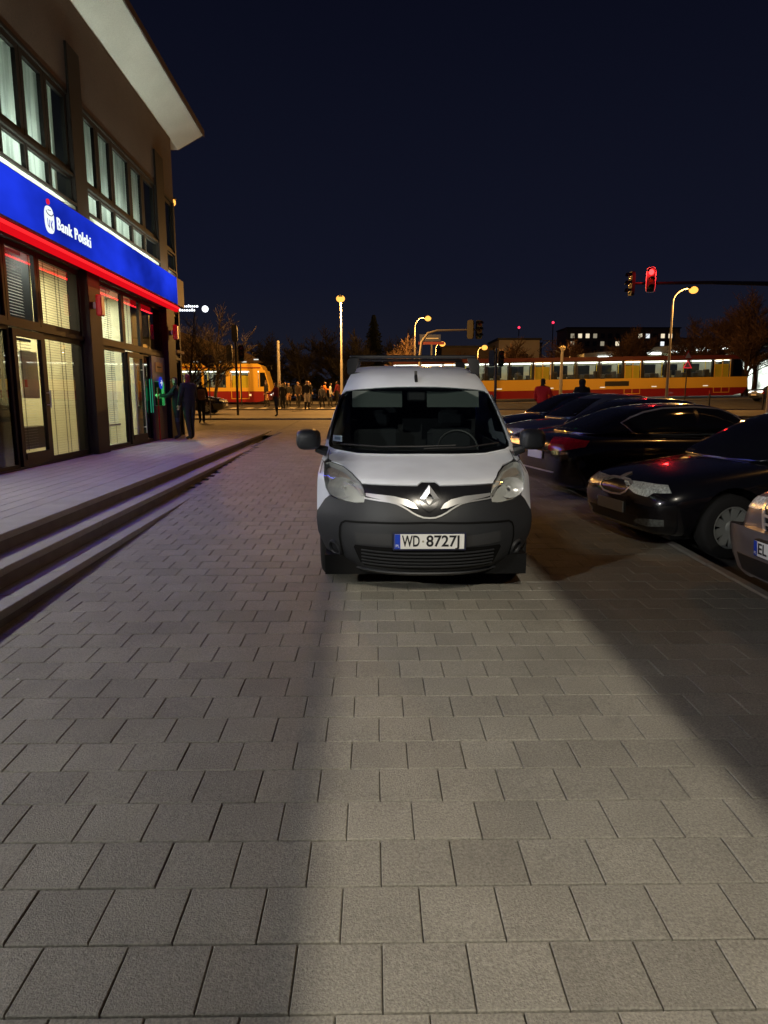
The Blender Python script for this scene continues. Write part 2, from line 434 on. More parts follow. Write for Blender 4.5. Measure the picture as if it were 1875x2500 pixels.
# edge stones of the three steps: one long stone after another
def step_row(par, u0, u1, z1, v0, v1, length):
    h = .06
    n = max(1, round((v1-v0)/length)); l = (v1-v0)/n
    me = B().box(u0, u1, -l/2+.003, l/2-.003, z1-h, z1, ch=.006).mesh('step_stone', M['step'])
    for i in range(n):
        link('step_stone', me, None, par, (rnd.uniform(-.002, .002), v0+l*(i+.5), rnd.uniform(-.001, .001)))
def stair(name, u0, u1, ztop, v1, label):
    o = empty(name, BANK, BROT); tag(o, kind='structure')
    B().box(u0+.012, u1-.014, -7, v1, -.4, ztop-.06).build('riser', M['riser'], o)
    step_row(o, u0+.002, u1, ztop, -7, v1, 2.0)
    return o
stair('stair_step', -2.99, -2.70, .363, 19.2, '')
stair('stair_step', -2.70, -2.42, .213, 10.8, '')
step_row(terr, -3.36, -2.985, PZ, -7, 25.5, 2.0)
# terrace tiles: long narrow boards of concrete
tw, tl = .205, .90
tme = B().box(-tw/2+.004, tw/2-.004, -tl/2+.003, tl/2-.003, -.034, 0, ch=.004).mesh('terrace_tile', M['tile'])
ntile = 0
for i in range(10):
    uc = -3.36 - tw*(i+.5)
    v = -3 + (i % 2)*.45
    while v < 26.5:
        if v > 3:
            link('terrace_tile', tme, None, terr, (uc, v, PZ+rnd.uniform(-.001, .001))); ntile += 1
        v += tl
B().box(-5.42, -3.36, -7, 2.6, PZ-.034, PZ-.002).build('terrace_screed', M['tile'], terr)

# ================================================================== BANK BUILDING
bank = empty('bank_building', BANK, BROT)
tag(bank, 'two storey brown stucco bank with lit windows and a wide pale roof overhang', 'building')
FU = -5.32
V0, V1 = -6.5, 21.05
COLS = [(-2.1, -1.5), (2.95, 3.6), (8.30, 8.95), (13.75, 14.38), (19.2, 20.0)]
# upper wall, side wall, floor slab
wl = B(); wl.box(FU-.25, FU, V0, V1, 7.20, 8.93); wl.box(FU-.25, FU-.004, V0, V1, 4.05, 4.9)
wl.box(-11.5, FU-.25, V1-.25, V1-.002, 7.2, 8.93); wl.box(-11.5, FU-.25, V1-.25, V1-.002, 4.05, 4.9)
wl.box(-11.5, -7.2, V1-.25, V1-.004, .2, 7.2); wl.box(-11.6, -11.5, V0, V1, .2, 8.93); wl.box(-11.5, FU-.25, V0-.2, V0, .2, 8.93)
wl.build('wall', M['stucco'], bank)
B().box(FU-.24, FU+.006, V0, V1-.003, 4.90, 5.20).build('wall_band', M['wallpale'], bank)
B().box(-11.5, FU-.26, V0, V1-.26, 4.5, 4.88).build('floor_slab', M['wallpale'], bank)
for a, b_ in COLS:
    B().box(FU-.3, FU+.14, a, b_, PZ, 4.06, ch=.01).build('column', M['column'], bank)
    B().box(FU-.3, FU+.045, a+.02, b_-.02, 4.9, 8.05, ch=.008).build('pilaster', M['column'], bank)
B().box(FU-.3, FU+.02, V1-.14, V1, PZ, 7.2).build('corner_post', M['column'], bank)
# roof with rising soffit
rf = empty('roof'); rf.parent = bank
ov = B(); ov.prism([(-11.6, 8.95), (FU-.02, 8.95), (-4.60, 9.36), (-4.60, 9.372), (-11.6, 9.6)], 'y', V0-.6, 22.0)
ov.build('soffit', M['soffit'], rf)
B().prism([(-11.6, 9.61), (-4.585, 9.375), (-4.565, 9.33), (-4.545, 9.33), (-4.545, 9.50), (-11.6, 9.75)], 'y', V0-.6, 22.02).build('roof_edge', M['roofedge'], rf)
B().prism([(-11.6, 8.955), (FU-.02, 8.955), (-4.60, 9.365), (-4.56, 9.50), (-11.6, 9.7)], 'y', 22.004, 22.05).build('verge_board', M['roofedge'], rf)

# ---- upper floor windows
CURT = mat('white_curtain', (.74, .76, .70), rough=.9)
def curtain_mat():
    m = bpy.data.materials.new('lit_curtain'); m.use_nodes = True; t = m.node_tree; n = t.nodes; n.clear()
    o = n.new('ShaderNodeOutputMaterial'); tr = n.new('ShaderNodeBsdfTranslucent'); df = n.new('ShaderNodeBsdfDiffuse'); mx = n.new('ShaderNodeMixShader')
    tr.inputs[0].default_value = (.62, .68, .58, 1); df.inputs[0].default_value = (.5, .52, .50, 1); mx.inputs[0].default_value = .35
    g = n.new('ShaderNodeNewGeometry'); mp = n.new('ShaderNodeMapping'); mp.inputs['Scale'].default_value = (9, 9, .7)
    x = n.new('ShaderNodeTexNoise'); x.inputs['Scale'].default_value = 1.0; x.inputs['Detail'].default_value = 5
    mr = n.new('ShaderNodeValToRGB'); mr.color_ramp.elements[0].color = (.22, .24, .23, 1); mr.color_ramp.elements[1].color = (.85, .87, .82, 1)
    mr.color_ramp.elements[0].position = .3; mr.color_ramp.elements[1].position = .7
    t.links.new(g.outputs['Position'], mp.inputs[0]); t.links.new(mp.outputs[0], x.inputs['Vector']); t.links.new(x.outputs[0], mr.inputs[0]); t.links.new(mr.outputs[0], tr.inputs[0])
    t.links.new(tr.outputs[0], mx.inputs[1]); t.links.new(df.outputs[0], mx.inputs[2]); t.links.new(mx.outputs[0], o.inputs[0]); return m
CM = curtain_mat()
def window(par, v0, v1, z0, z1, m=None, bar=.055, u=None, name='window'):
    """one pane in its own dark frame"""
    u = FU if u is None else u
    f = B()
    f.box(u-.09, u-.02, v0, v0+bar, z0, z1); f.box(u-.09, u-.02, v1-bar, v1, z0, z1)
    f.box(u-.09, u-.02, v0+bar, v1-bar, z0, z0+bar); f.box(u-.09, u-.02, v0+bar, v1-bar, z1-bar, z1)
    w = f.build(name, M['frame'], par)
    B().box(u-.062, u-.05, v0+bar, v1-bar, z0+bar, z1-bar).build('pane', m or M['glassw'], w)
    return w
up = [[-1.5, -.7, .1, .9, 1.7, 2.3, 2.95], [3.6, 4.4, 5.2, 6.0, 6.8, 7.55, 8.30], [8.95, 9.75, 10.45, 11.15, 11.97, 12.83, 13.75],
      [14.38, 15.17, 16.02, 17.22, 18.16, 19.2], [20.0, 20.92]]
for bi, vs in enumerate(up):
    if bi < 2: 
        vs = [vs[0], vs[-1]]
    for a, b_ in zip(vs[:-1], vs[1:]):
        window(bank, a+.012, b_-.012, 5.76, 7.14, bar=.10 if bi > 1 else .06); window(bank, a+.012, b_-.012, 5.24, 5.70, bar=.045)
    B().box(FU-.10, FU+.012, vs[0], vs[-1], 7.141, 7.205).build('window_head', M['frame'], bank)
    B().box(FU-.10, FU+.03, vs[0], vs[-1], 5.701, 5.759).build('transom', M['frame'], bank)
    B().box(FU-.10, FU+.05, vs[0], vs[-1], 5.19, 5.239).build('window_sill', M['frame'], bank)
    # pleated curtain behind
    c = B(); n = int((vs[-1]-vs[0])/.035); pts = []
    for i in range(n+1):
        v = vs[0]+(vs[-1]-vs[0])*i/n; pts.append((FU-.30+.022*math.sin(v*31)+.01*math.sin(v*11.3), v))
    vv = []
    for (u, v) in pts: vv += [(u, v, 5.2), (u, v, 7.25)]
    c.add(vv, [(2*i, 2*i+2, 2*i+3, 2*i+1) for i in range(n)]); c.build('curtain', CM, bank, smooth=True, recalc=False)
    # office lamps behind the curtain
    vm = (vs[0]+vs[-1])/2; ln = vs[-1]-vs[0]
    lp = B().box(FU-1.14, FU-1.10, vs[0]+.2, vs[-1]-.2, 5.32, 5.42).build('office_lamp', emitmat('office_lamp_tube', (.9, 1, .85), 2.0), bank)
    if bi >= 1:
        light('office_light', 'AREA', (FU-1.15, vm, 5.70), (.84, 1.0, .90), (14 if bi != 4 else 11)*ln*[0, .8, 1.25, .85, 1.0][bi], bank, target=(FU, vm, 5.75), size=(max(ln-.4, .3), .25)).rotation_euler = (R(90-10), 0, R(-90))
B().box(-7.2, -7.1, V0, V1-.3, 4.9, 8.9).build('office_back_wall', mat('office_wall', (.5, .5, .45), rough=.9), bank)
B().box(-7.1, FU-.26, V0, V1-.3, 7.3, 7.36).build('office_ceiling', mat('office_wall', (.5, .5, .45), rough=.9), bank)

# ---- ground floor shop front
CREAM = mat('cream_interior', (.62, .55, .36), rough=.85, var=.12, vscale=2.0)
def slat_mat():
    m = bpy.data.materials.new('blind_slat'); m.use_nodes = True; t = m.node_tree; n = t.nodes; n.clear()
    o = n.new('ShaderNodeOutputMaterial'); tr = n.new('ShaderNodeBsdfTranslucent'); df = n.new('ShaderNodeBsdfDiffuse'); mx = n.new('ShaderNodeMixShader')
    tr.inputs[0].default_value = (.75, .78, .70, 1); df.inputs[0].default_value = (.72, .72, .66, 1); mx.inputs[0].default_value = .6
    t.links.new(tr.outputs[0], mx.inputs[1]); t.links.new(df.outputs[0], mx.inputs[2]); t.links.new(mx.outputs[0], o.inputs[0]); return m
SLM = slat_mat()
def blind(par, v0, v1, z0, z1, tilt, pitch=.045, depth=.030, u=FU-.17, cords=(.22, .5, .78), dark=False):
    b = B(); z = z0+.02; c, s = math.cos(tilt)*depth/2, math.sin(tilt)*depth/2
    while z < z1-.02:
        b.add([(u-c, v0, z-s), (u+c, v0, z+s), (u+c, v1, z+s), (u-c, v1, z-s), (u-c, v0, z-s+.0015), (u+c, v0, z+s+.0015), (u+c, v1, z+s+.0015), (u-c, v1, z-s+.0015)],
              [(0, 3, 2, 1), (4, 5, 6, 7), (1, 2, 6, 5), (0, 4, 7, 3)]); z += pitch
    o = b.build('blind', mat('dark_slat', (.16, .14, .09), rough=.7) if dark else SLM, par, recalc=False); tag(o, kind='stuff')
    for f in cords:
        vv = v0+(v1-v0)*f
        for d in (-.012, .012): B().box(u+.017, u+.020, vv+d-.003, vv+d+.003, z0, z1).build('blind_cord', M['frame'], o)
    B().box(u-.02, u+.02, v0, v1, z1-.03, z1+.01).build('head_rail', mat('rail_white', (.6, .6, .58), rough=.5), o)
    return o
# glazed openings: (v0, v1, z0, z1, pane material)
HZ = 4.02
window(bank, 8.96, 10.88, 2.80, HZ, M['glassd'], .06); window(bank, 8.96, 10.88, PZ+.02, 2.72, M['glassd'], .06)
window(bank, 10.90, 11.98, 2.80, HZ, None, .075)
window(bank, 12.0, 13.72, 2.80, HZ, None, .09); window(bank, 12.0, 13.72, PZ+.02, 2.72, None, .09)
window(bank, 14.39, 16.15, 2.80, HZ, None, .075); window(bank, 14.39, 16.15, PZ+.02, 2.72, None, .075)
window(bank, 16.17, 17.40, 2.80, HZ, None, .075); window(bank, 17.42, 19.19, 2.80, HZ, M['glassd'], .075)
window(bank, 20.01, 20.90, 2.80, HZ, M['glassd'], .06); window(bank, 20.01, 20.90, PZ+.02, 2.72, M['glassd'], .06)
window(bank, 3.61, 8.29, 2.80, HZ, M['glassd'], .07); window(bank, 3.61, 8.29, PZ+.02, 2.72, M['glassd'], .07)
window(bank, 17.42, 17.98, PZ+.02, 2.72, M['glassd'], .06)
for a, b_ in ((3.6, 8.30), (8.95, 13.75), (14.38, 19.2), (20.0, V1-.14)):
    B().box(FU-.1, FU+.02, a, b_, 2.721, 2.799).build('transom', M['frame'], bank)
    B().box(FU-.12, FU+.03, a, b_, PZ-.01, PZ+.019).build('threshold', M['frame'], bank)
def glass_door(v0, v1, z1, m=None, pulls=True):
    d = window(bank, v0, v1, PZ+.03, z1, m, .11, u=FU+.03, name='door')
    B().box(FU-.02, FU+.02, v0+.11, v1-.11, PZ+.14, PZ+.24).build('kick_plate', M['frame'], d)
    h = B()
    for vv in ((v1-.06,) if not pulls else (v0+.25, v1-.25)):
        h.tube([(FU+.07, vv, PZ+.25 if pulls else PZ+.95), (FU+.07, vv, 2.45 if pulls else PZ+1.25)], .014, 8)
        for zz in ((PZ+.4, 2.3) if pulls else (PZ+1.0, PZ+1.2)): h.tube([(FU+.07, vv, zz), (FU+.0, vv, zz)], .010, 6)
    h.build('door_handle', M['steel'], d, smooth=True)
    return d
d1 = glass_door(10.93, 12.0-.02, 2.70, pulls=False)
B().box(FU+.034, FU+.037, 11.13, 11.22, 1.80, 1.92).build('door_sticker', M['redplastic'], d1)
glass_door(16.20, 17.38, 2.68)
# rooms behind the glass
def room(v0, v1, power, warm, depth=3.0):
    r = empty('banking_room'); r.parent = bank
    w = B(); ub = FU-depth
    w.box(ub-.1, ub, v0, v1, PZ-.05, 4.05); w.box(ub, FU-.26, v0-.06, v0, PZ-.05, 4.05); w.box(ub, FU-.26, v1, v1+.06, PZ-.05, 4.05)
    w.build('room_wall', CREAM, r)
    B().box(ub, FU-.13, v0, v1, PZ-.06, PZ-.01).build('room_floor', mat('room_floor', (.35, .30, .22), rough=.4), r)
    B().box(ub, FU-.13, v0, v1, 4.03, 4.09).build('room_ceiling', mat('room_ceiling', (.75, .74, .68), rough=.9), r)
    n = 2
    for i in range(n):
        vm = v0+(v1-v0)*(i+.5)/n
        B().box(FU-1.75, FU-1.15, vm-.3, vm+.3, 4.005, 4.029).build('ceiling_lamp', emitmat('ceiling_lamp_panel', (1, .96, .82), 3.0), r)
        light('ceiling_light', 'AREA', (FU-1.45, vm, 3.995), warm, power/n, r, target=(FU-1.45, vm, 0), size=(.58, .58))
    return r
r1_ = room(10.91, 13.74, 185, (1.0, .90, .62)); r2_ = room(14.4, 17.41, 190, (.93, 1.0, .90))
blind(bank, 10.99, 11.74, 2.88, 3.94, -.55, pitch=.047, depth=.032, cords=(.32,))
blind(bank, 11.10, 11.86, PZ+.25, 2.58, .15, depth=.022, cords=(.5,))
blind(bank, 12.10, 13.52, 2.84, 3.98, .10, depth=.018, dark=True, cords=(.16, .30, .62, .72)); blind(bank, 12.12, 13.56, PZ+.1, 2.68, .10, depth=.018, dark=True, cords=(.16, .30, .62, .72))
blind(bank, 14.48, 15.80, 2.84, 3.97, -.75); blind(bank, 14.48, 15.86, PZ+.55, 2.68, -.75); 
blind(bank, 14.50, 15.95, PZ+.1, PZ+.53, .5)
blind(bank, 16.26, 17.0, 2.85, 3.92, -.3, depth=.022)
B().box(FU-.95, FU-.90, 10.92, 12.0, 2.74, 4.02).build('shade_board', M['black'], bank); B().box(FU-.90, FU-.14, 11.96, 12.0, 2.74, 4.02).build('shade_board', M['black'], bank); B().box(FU-.95, FU-.14, 10.92, 12.0, 2.735, 2.76).build('shade_board', M['black'], bank)  # black boards added so the gaps between the slats stay dark
B().box(FU-.62, FU-.40, 11.1, 11.7, 3.99, 4.02).build('added_lamp_bar', emitmat('ceiling_lamp_panel'  , (1, .96, .82), 3.0), bank)  # glowing bar added with the light below it to brighten the slats
light('blind_light', 'AREA', (FU-.5, 11.4, 3.98), (.95, 1, .9), 26, bank, target=(FU-.17, 11.4, 3.3), size=(.5, .2))
# things seen through the glass
B().box(FU-.75, FU-.55, 12.15, 13.05, .72, 1.12, ch=.01).build('radiator', mat('brown_panel', (.07, .05, .035), rough=.6), bank)
B().box(FU-.60, FU-.57, 12.32, 12.95, 1.62, 2.45).build('notice_board', mat('notice_white', (.85, .85, .83), rough=.5), bank)
B().box(FU-2.2, FU-1.4, 12.3, 13.6, .5, 1.5, ch=.01).build('counter', mat('counter_top', (.5, .45, .36), rough=.5), bank)
B().box(FU-.5, FU-.44, 14.55, 16.0, 1.02, 1.09).build('counter_edge', M['frame'], bank)
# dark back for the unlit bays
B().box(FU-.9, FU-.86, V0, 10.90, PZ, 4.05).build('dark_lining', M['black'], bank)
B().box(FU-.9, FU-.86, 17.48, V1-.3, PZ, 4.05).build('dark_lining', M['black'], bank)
# lit band of wall under the upper windows is the pale wall_band; ledge by the corner
B().box(FU-.02, FU+.16, 20.05, 20.85, 2.90, 2.98).build('corner_ledge', mat('ochre_ledge', (.45, .30, .10), rough=.7), bank)

# ---- fascia sign
sign = empty('fascia_sign', BANK, BROT)
tag(sign, 'long blue illuminated fascia sign with white lettering and round white logo on the bank', 'sign')
SU = -4.90
B().box(FU+.01, SU-.006, -4, 20.1, 4.12, 4.86, ch=.01).build('sign_case', mat('sign_case', (.10, .065, .05), rough=.6), sign)
BLUE = emitmat('blue_sign_face', (.018, .055, 1.0), .56, var=.5, vscale=(.0, .45, .9), lo=.45)
edges_v = [-3.98, .8, 5.6, 10.35, 14.85, 19.35]
for a, b_ in zip(edges_v[:-1], edges_v[1:]):
    B().box(SU-.004, SU, a+.004, b_-.004, 4.14, 4.84).build('sign_panel', BLUE, sign)
WL = emitmat('white_letter_face', (.92, 1.0, 1.0), 1.05)
tm = text_mesh('Bank Polski', .275, .008, bold=0.0, align='LEFT', space=1.12)
x_ = [v.co.x for v in tm.vertices]
for v in tm.vertices: v.co.x = (v.co.x-min(x_))*1.40/(max(x_)-min(x_))
letters(tm, 'letter', WL, sign, (SU+.012, 11.86, 4.43), (R(90), 0, R(90)))
lg = B()
def cap(cy, cz, w, h, n=20, p=2.6):
    return [(cy+w*math.copysign(abs(math.cos(2*math.pi*k/n))**(2/p), math.cos(2*math.pi*k/n)), cz+h*math.copysign(abs(math.sin(2*math.pi*k/n))**(2/p), math.sin(2*math.pi*k/n))) for k in range(n)]
lg.prism(cap(11.575, 4.425, .155, .205), 'x', SU+.002, SU+.022); logo = lg.build('logo', WL, sign)
ln = B()
def stroke(b, pts, w, x0, x1):
    for (p, q) in zip(pts[:-1], pts[1:]):
        d = Vector((q[0]-p[0], q[1]-p[1])); d.normalize(); nn = Vector((-d.y, d.x))*w/2
        b.prism([(p[0]-nn.x, p[1]-nn.y), (q[0]-nn.x, q[1]-nn.y), (q[0]+nn.x, q[1]+nn.y), (p[0]+nn.x, p[1]+nn.y)], 'x', x0, x1)
arc = [(11.575+.125*math.cos(t), 4.545+.055*math.sin(t)) for t in [math.pi+math.pi*k/8 for k in range(9)]]
stroke(ln, arc, .014, SU+.020, SU+.026)
stroke(ln, [(11.51, 4.56), (11.63, 4.575)], .010, SU+.020, SU+.026)
stroke(ln, [(11.475, 4.43), (11.485, 4.33), (11.53, 4.30), (11.545, 4.42)], .012, SU+.020, SU+.0262)
stroke(ln, [(11.60, 4.42), (11.60, 4.30)], .012, SU+.020, SU+.0264); stroke(ln, [(11.66, 4.43), (11.61, 4.36), (11.66, 4.28)], .012, SU+.020, SU+.0258)
ln.build('logo_lines', mat('logo_blue_line', (.02, .04, .25), rough=.5), logo)
B().lathe([(.001, 0), (.042, 0), (.042, .022), (.001, .022)], 'x', (SU+.002, 11.565, 4.695), 14).build('logo_dot', emitmat('red_dot', (1, .02, .06), .75), logo)
# red light strip under the sign
red = empty('red_light_strip', BANK, BROT); tag(red, 'glowing red light strip running under the blue bank sign', 'light strip')
RED = emitmat('red_strip_face', (1.0, .006, .014), .75); RED2 = emitmat('red_strip_tube', (1.0, .02, .025), 1.3)
for a, b_ in ((-3.9, 3.0), (3.02, 8.6), (8.62, 14.05), (14.07, 19.55)):
    B().box(SU-.13, SU-.05, a, b_, 3.965, 4.085).build('strip_panel', RED, red)
    B().box(SU-.05, SU-.01, a, b_, 4.045, 4.085).build('strip_tube', RED2, red)
light('strip_light', 'AREA', (-5.0, 14.5, 3.94), (1.0, .02, .03), 26, red, target=(-5.05, 14.5, 0), size=(10.5, .1)).rotation_euler = (0, 0, R(90))
light('sign_light', 'AREA', (SU+.03, 13.5, 4.48), (.07, .13, 1.0), 260, sign, target=(0, 8.0, 4.4), size=(11.5, .6)).rotation_euler = (R(90-50), 0, R(-90))
# small red sounder boxes on the columns
for i, (v, z) in enumerate(((14.0, 3.42), (19.6, 3.42))):
    s_ = empty('alarm_sounder', BANK, BROT); tag(s_, ['red alarm box on the bank column beside the striped blinds', 'red alarm box on the corner column above the cash machine'][i], 'alarm')
    B().box(FU+.14, FU+.20, v-.05, v+.05, z-.06, z+.06).build('bracket', M['steel'], s_)
    B().box(FU+.20, FU+.32, v-.09, v+.09, z-.20, z+.20, ch=.02).build('box', M['redplastic'], s_)

# ---- cash machine in the recess
atm = empty('cash_machine', BANK, BROT); tag(atm, 'cash machine in a green lit surround beside the bank door', 'cash machine')
B().box(FU-.5, FU+.02, 18.02, 19.18, PZ, 1.42, ch=.01).build('cabinet', mat('atm_brown', (.14, .085, .05), rough=.6), atm)
sur = B(); sur.box(FU-.06, FU+.015, 18.02, 18.16, 1.421, 2.70); sur.box(FU-.06, FU+.015, 19.04, 19.18, 1.421, 2.70); sur.box(FU-.06, FU+.015, 18.161, 19.039, 2.05, 2.70)
sur.build('surround', mat('green_surround', (.22, .34, .22), rough=.6), atm)
B().box(FU-.40, FU-.36, 18.17, 19.03, 1.43, 2.04).build('front_plate', mat('atm_front', (.07, .10, .09), rough=.4), atm)
B().box(FU-.359, FU-.35, 18.40, 18.80, 1.55, 1.88).build('screen', emitmat('atm_screen', (.03, .85, .18), .75), atm)
B().box(FU+.016, FU+.03, 18.30, 18.95, 2.30, 2.55).build('name_board', mat('ochre_board', (.42, .30, .08), rough=.6), atm)
stroke_b = B(); stroke(stroke_b, [(18.42, 2.43), (18.82, 2.43)], .035, FU+.031, FU+.034); stroke_b.build('board_print', M['frame'], atm)
light('screen_glow', 'AREA', (FU-.33, 18.6, 1.75), (.1, 1, .3), 5, atm, target=(FU+2, 18.6, 1.7), size=(.3, .3))
for vv in (17.72, 17.90):
    B().box(FU+.021, FU+.026, vv-.03, vv+.03, 1.25, 2.1).build('side_light', emitmat('green_side_light', (.05, .6, .33), .35), atm)
bs = empty('pictogram_sign', BANK, BROT); tag(bs, 'small round blue sign with a white arrow above the cash machine', 'sign')
B().tube([(FU+.05, 18.30, PZ), (FU+.05, 18.30, 1.9)], .02, 8).build('post', M['redplastic'], bs, smooth=True)
B().lathe([(.001, 0), (.16, 0), (.16, .02), (.001, .02)], 'x', (FU+.06, 18.55, 2.02), 20).build('disc', emitmat('blue_disc', (.03, .07, .8), .55), bs)
ar = B(); stroke(ar, [(18.47, 2.02), (18.64, 2.02)], .03, FU+.081, FU+.086); stroke(ar, [(18.56, 2.09), (18.64, 2.02), (18.56, 1.95)], .03, FU+.0812, FU+.0862)
ar.build('arrow', emitmat('white_arrow', (.9, .95, 1), .8), bs)

# ---- floodlights added to the bank front out of frame to light terrace and square
for vL, pw, lab, tgt in ((7.6, 420, 'added unseen white floodlight low on the bank front over the terrace', (-4.0, 8.4, .5)), (.2, 1350, 'added unseen white floodlight on the bank front facing the parked van', (-.4, 4.4, .3))):
    wlp = empty('added_flood', BANK, BROT); tag(wlp, lab, 'lamp')
    B().box(FU+.0, FU+.06, vL-.15, vL+.15, 2.85, 2.95).build('bracket', M['darkmetal'], wlp)
    hb = B(); hb.box(FU+.06, FU+.10, vL-.22, vL+.22, 2.74, 3.06); hb.box(FU+.10, FU+.13, vL-.22, vL+.22, 3.02, 3.06); hb.build('housing', M['darkmetal'], wlp)
    B().box(FU+.101, FU+.108, vL-.18, vL+.18, 2.78, 3.01).build('lens', emitmat('flood_lens', (.95, 1, .95), 6.0), wlp)
    light('flood_light', 'SPOT', (FU+.118, vL, 2.88), (1.0, 1.0, .94), pw, wlp, radius=.10, target=tgt, spot=165, blend=.25)
# white wash lights lying on top of the sign, pointing up at the wall and the soffit
for i, (a, b_) in enumerate(((9.2, 13.3), (14.6, 19.0), (19.3, 20.05))):
    uw = empty('wall_washer', BANK, BROT)
    tag(uw, ['white wall washer on the sign below the left row of upper windows', 'white wall washer on the sign below the five tall upper windows', 'short white wall washer on the outer end of the sign'][i], 'lamp')
    B().box(-5.06, -4.98, a, b_, 4.862, 4.90).build('housing', M['darkmetal'], uw)
    B().box(-5.05, -4.99, a+.02, b_-.02, 4.901, 4.906).build('lens', emitmat('washer_lens', (.9, 1, .88), 2.0), uw)
    light('washer_light', 'AREA', (-5.02, (a+b_)/2, 4.915), (.90, 1.0, .84), 20*(b_-a), uw, size=(b_-a-.05, .05)).rotation_euler = (R(180), 0, R(90))

# ---- added mast behind the camera: floodlights with shutters shaped to throw the bright strip
def shuttered_flood(P, T, quad, power, m_, arm_to):
    P = Vector(P); T = Vector(T)
    B().tube([(0, 0, 7.75), arm_to], .035, 8).build('arm', M['steel'], m_, smooth=True)
    d = (T-P).normalized(); sx_ = d.cross(Vector((0, 0, 1))).normalized(); up_ = sx_.cross(d)
    inv = Matrix.Translation(m_.location).inverted()
    D = .62
    def on_plane(g):
        q = Vector(g)-P; k = D/q.dot(d); w = q*k; return (w.dot(sx_), w.dot(up_))
    hole = [on_plane(g) for g in quad]
    F_ = lambda a, b, t: inv @ (P + sx_*a + up_*b + d*t)
    hx = max(abs(p[0]) for p in hole)+.1; hy = max(abs(p[1]) for p in hole)+.1; outer = [(-hx, -hy), (hx, -hy), (hx, hy), (-hx, hy)]
    # order outer like hole: find matching by angle
    hole.sort(key=lambda p: math.atan2(p[1], p[0])); outer.sort(key=lambda p: math.atan2(p[1], p[0]))
    b = B(); vs = [F_(*p, D) for p in hole]+[F_(*p, D) for p in outer]+[F_(*p, -.15) for p in outer]
    fs = [(i, (i+1) % 4, 4+(i+1) % 4, 4+i) for i in range(4)]+[(4+i, 4+(i+1) % 4, 8+(i+1) % 4, 8+i) for i in range(4)]+[(8, 9, 10, 11)]
    b.add(vs, fs); b.build('housing', M['black'], m_, recalc=False)
    lo = light('strip_beam', 'SPOT', tuple(inv @ P), (1.0, .91, .75), power, m_, radius=.006, spot=60, blend=.1)
    lo.rotation_euler = d.to_track_quat('-Z', 'Y').to_euler()
mast = empty('added_flood_mast', (.62, -5.4, gz(-5.4))); tag(mast, 'added unseen steel mast with two shuttered floodlights facing the parked vehicles', 'lamp')
B().tube([(0, 0, 0), (0, 0, 7.9)], [.09, .06], 10).build('mast', M['steel'], mast, smooth=True)
shuttered_flood((.62, -4.2, 7.6), (.62, 3.2, .07), ((-.16, .2, 0), (1.58, .2, 0), (1.20, 12.0, .26), (-.42, 12.0, .26)), 3000, mast, (0, 1.0, 7.85))
shuttered_flood((1.5, -4.8, 7.6), (3.4, 7.0, .4), ((2.0, 6.6, .05), (4.4, 5.7, .05), (5.4, 9.4, .1), (2.3, 9.8, .1)), 900, mast, (.85, .5, 7.85))  # second flood, added to light the black saloon and its wheel

# ================================================================== WHITE VAN
import bisect
def lerp(xs, ys, t):
    if t <= xs[0]: return ys[0]
    if t >= xs[-1]: return ys[-1]
    i = bisect.bisect_right(xs, t)-1
    return ys[i]+(ys[i+1]-ys[i])*(t-xs[i])/(xs[i+1]-xs[i])
def smooth_lerp(xs, ys):
    """monotone cubic through the points"""
    n = len(xs); h = [xs[i+1]-xs[i] for i in range(n-1)]; d = [(ys[i+1]-ys[i])/h[i] for i in range(n-1)]
    m = [d[0]]+[0 if d[i-1]*d[i] <= 0 else 2*d[i-1]*d[i]/(d[i-1]+d[i]) for i in range(1, n-1)]+[d[-1]]
    def f(t):
        if t <= xs[0]: return ys[0]
        if t >= xs[-1]: return ys[-1]
        i = bisect.bisect_right(xs, t)-1; u = (t-xs[i])/h[i]
        return ((1+2*u)*(1-u)**2*ys[i] + u*(1-u)**2*h[i]*m[i] + u*u*(3-2*u)*ys[i+1] + u*u*(u-1)*h[i]*m[i+1])
    return f
v_prof = smooth_lerp([.14, .22, .30, .40, .50, .60, .70, .78, .86, .90, .94, .98, 1.03, 1.07, 1.30, 1.60, 1.64, 1.70, 1.76, 1.80, 1.83],
                     [.26, .12, .05, .015, 0, .0, .02, .05, .10, .16, .35, .60, .88, .95, 1.27, 1.70, 1.78, 1.95, 2.25, 2.60, 3.2])
v_half = smooth_lerp([.14, .30, .45, .60, .75, .90, 1.03, 1.30, 1.60, 1.72, 1.80, 1.83], [.73, .815, .858, .876, .882, .876, .862, .81, .70, .65, .58, .40])
v_back = smooth_lerp([.14, .5, .75, .9, .96, 1.03, 1.1, 1.6, 1.75, 1.83], [.45, .50, .60, .55, .45, .32, .30, .28, .25, .2])
def van_y(x, z):
    s = min(abs(x)/v_half(z), 1.3); return v_prof(z) + v_back(z)*s**2.6
def van_pt(off=0.0):
    def fn(x, z):
        e = .004
        p = Vector((x, van_y(x, z), z)); px = Vector((x+e, van_y(x+e, z), z)); pz = Vector((x, van_y(x, z+e), z+e))
        n = (px-p).cross(pz-p).normalized()
        if n.y > 0: n = -n
        return p + n*off, n
    return fn
def strip(path, w, close=False):
    n = len(path); L = []; Rr = []
    for i, p in enumerate(path):
        a = path[max(i-1, 0)]; b = path[min(i+1, n-1)]; d = Vector((b[0]-a[0], b[1]-a[1])).normalized(); q = Vector((-d.y, d.x))*(w if not isinstance(w, list) else w[i])/2
        L.append((p[0]+q.x, p[1]+q.y)); Rr.append((p[0]-q.x, p[1]-q.y))
    return L+Rr[::-1]
def mir(poly): return [(-x, z) for x, z in reversed(poly)]
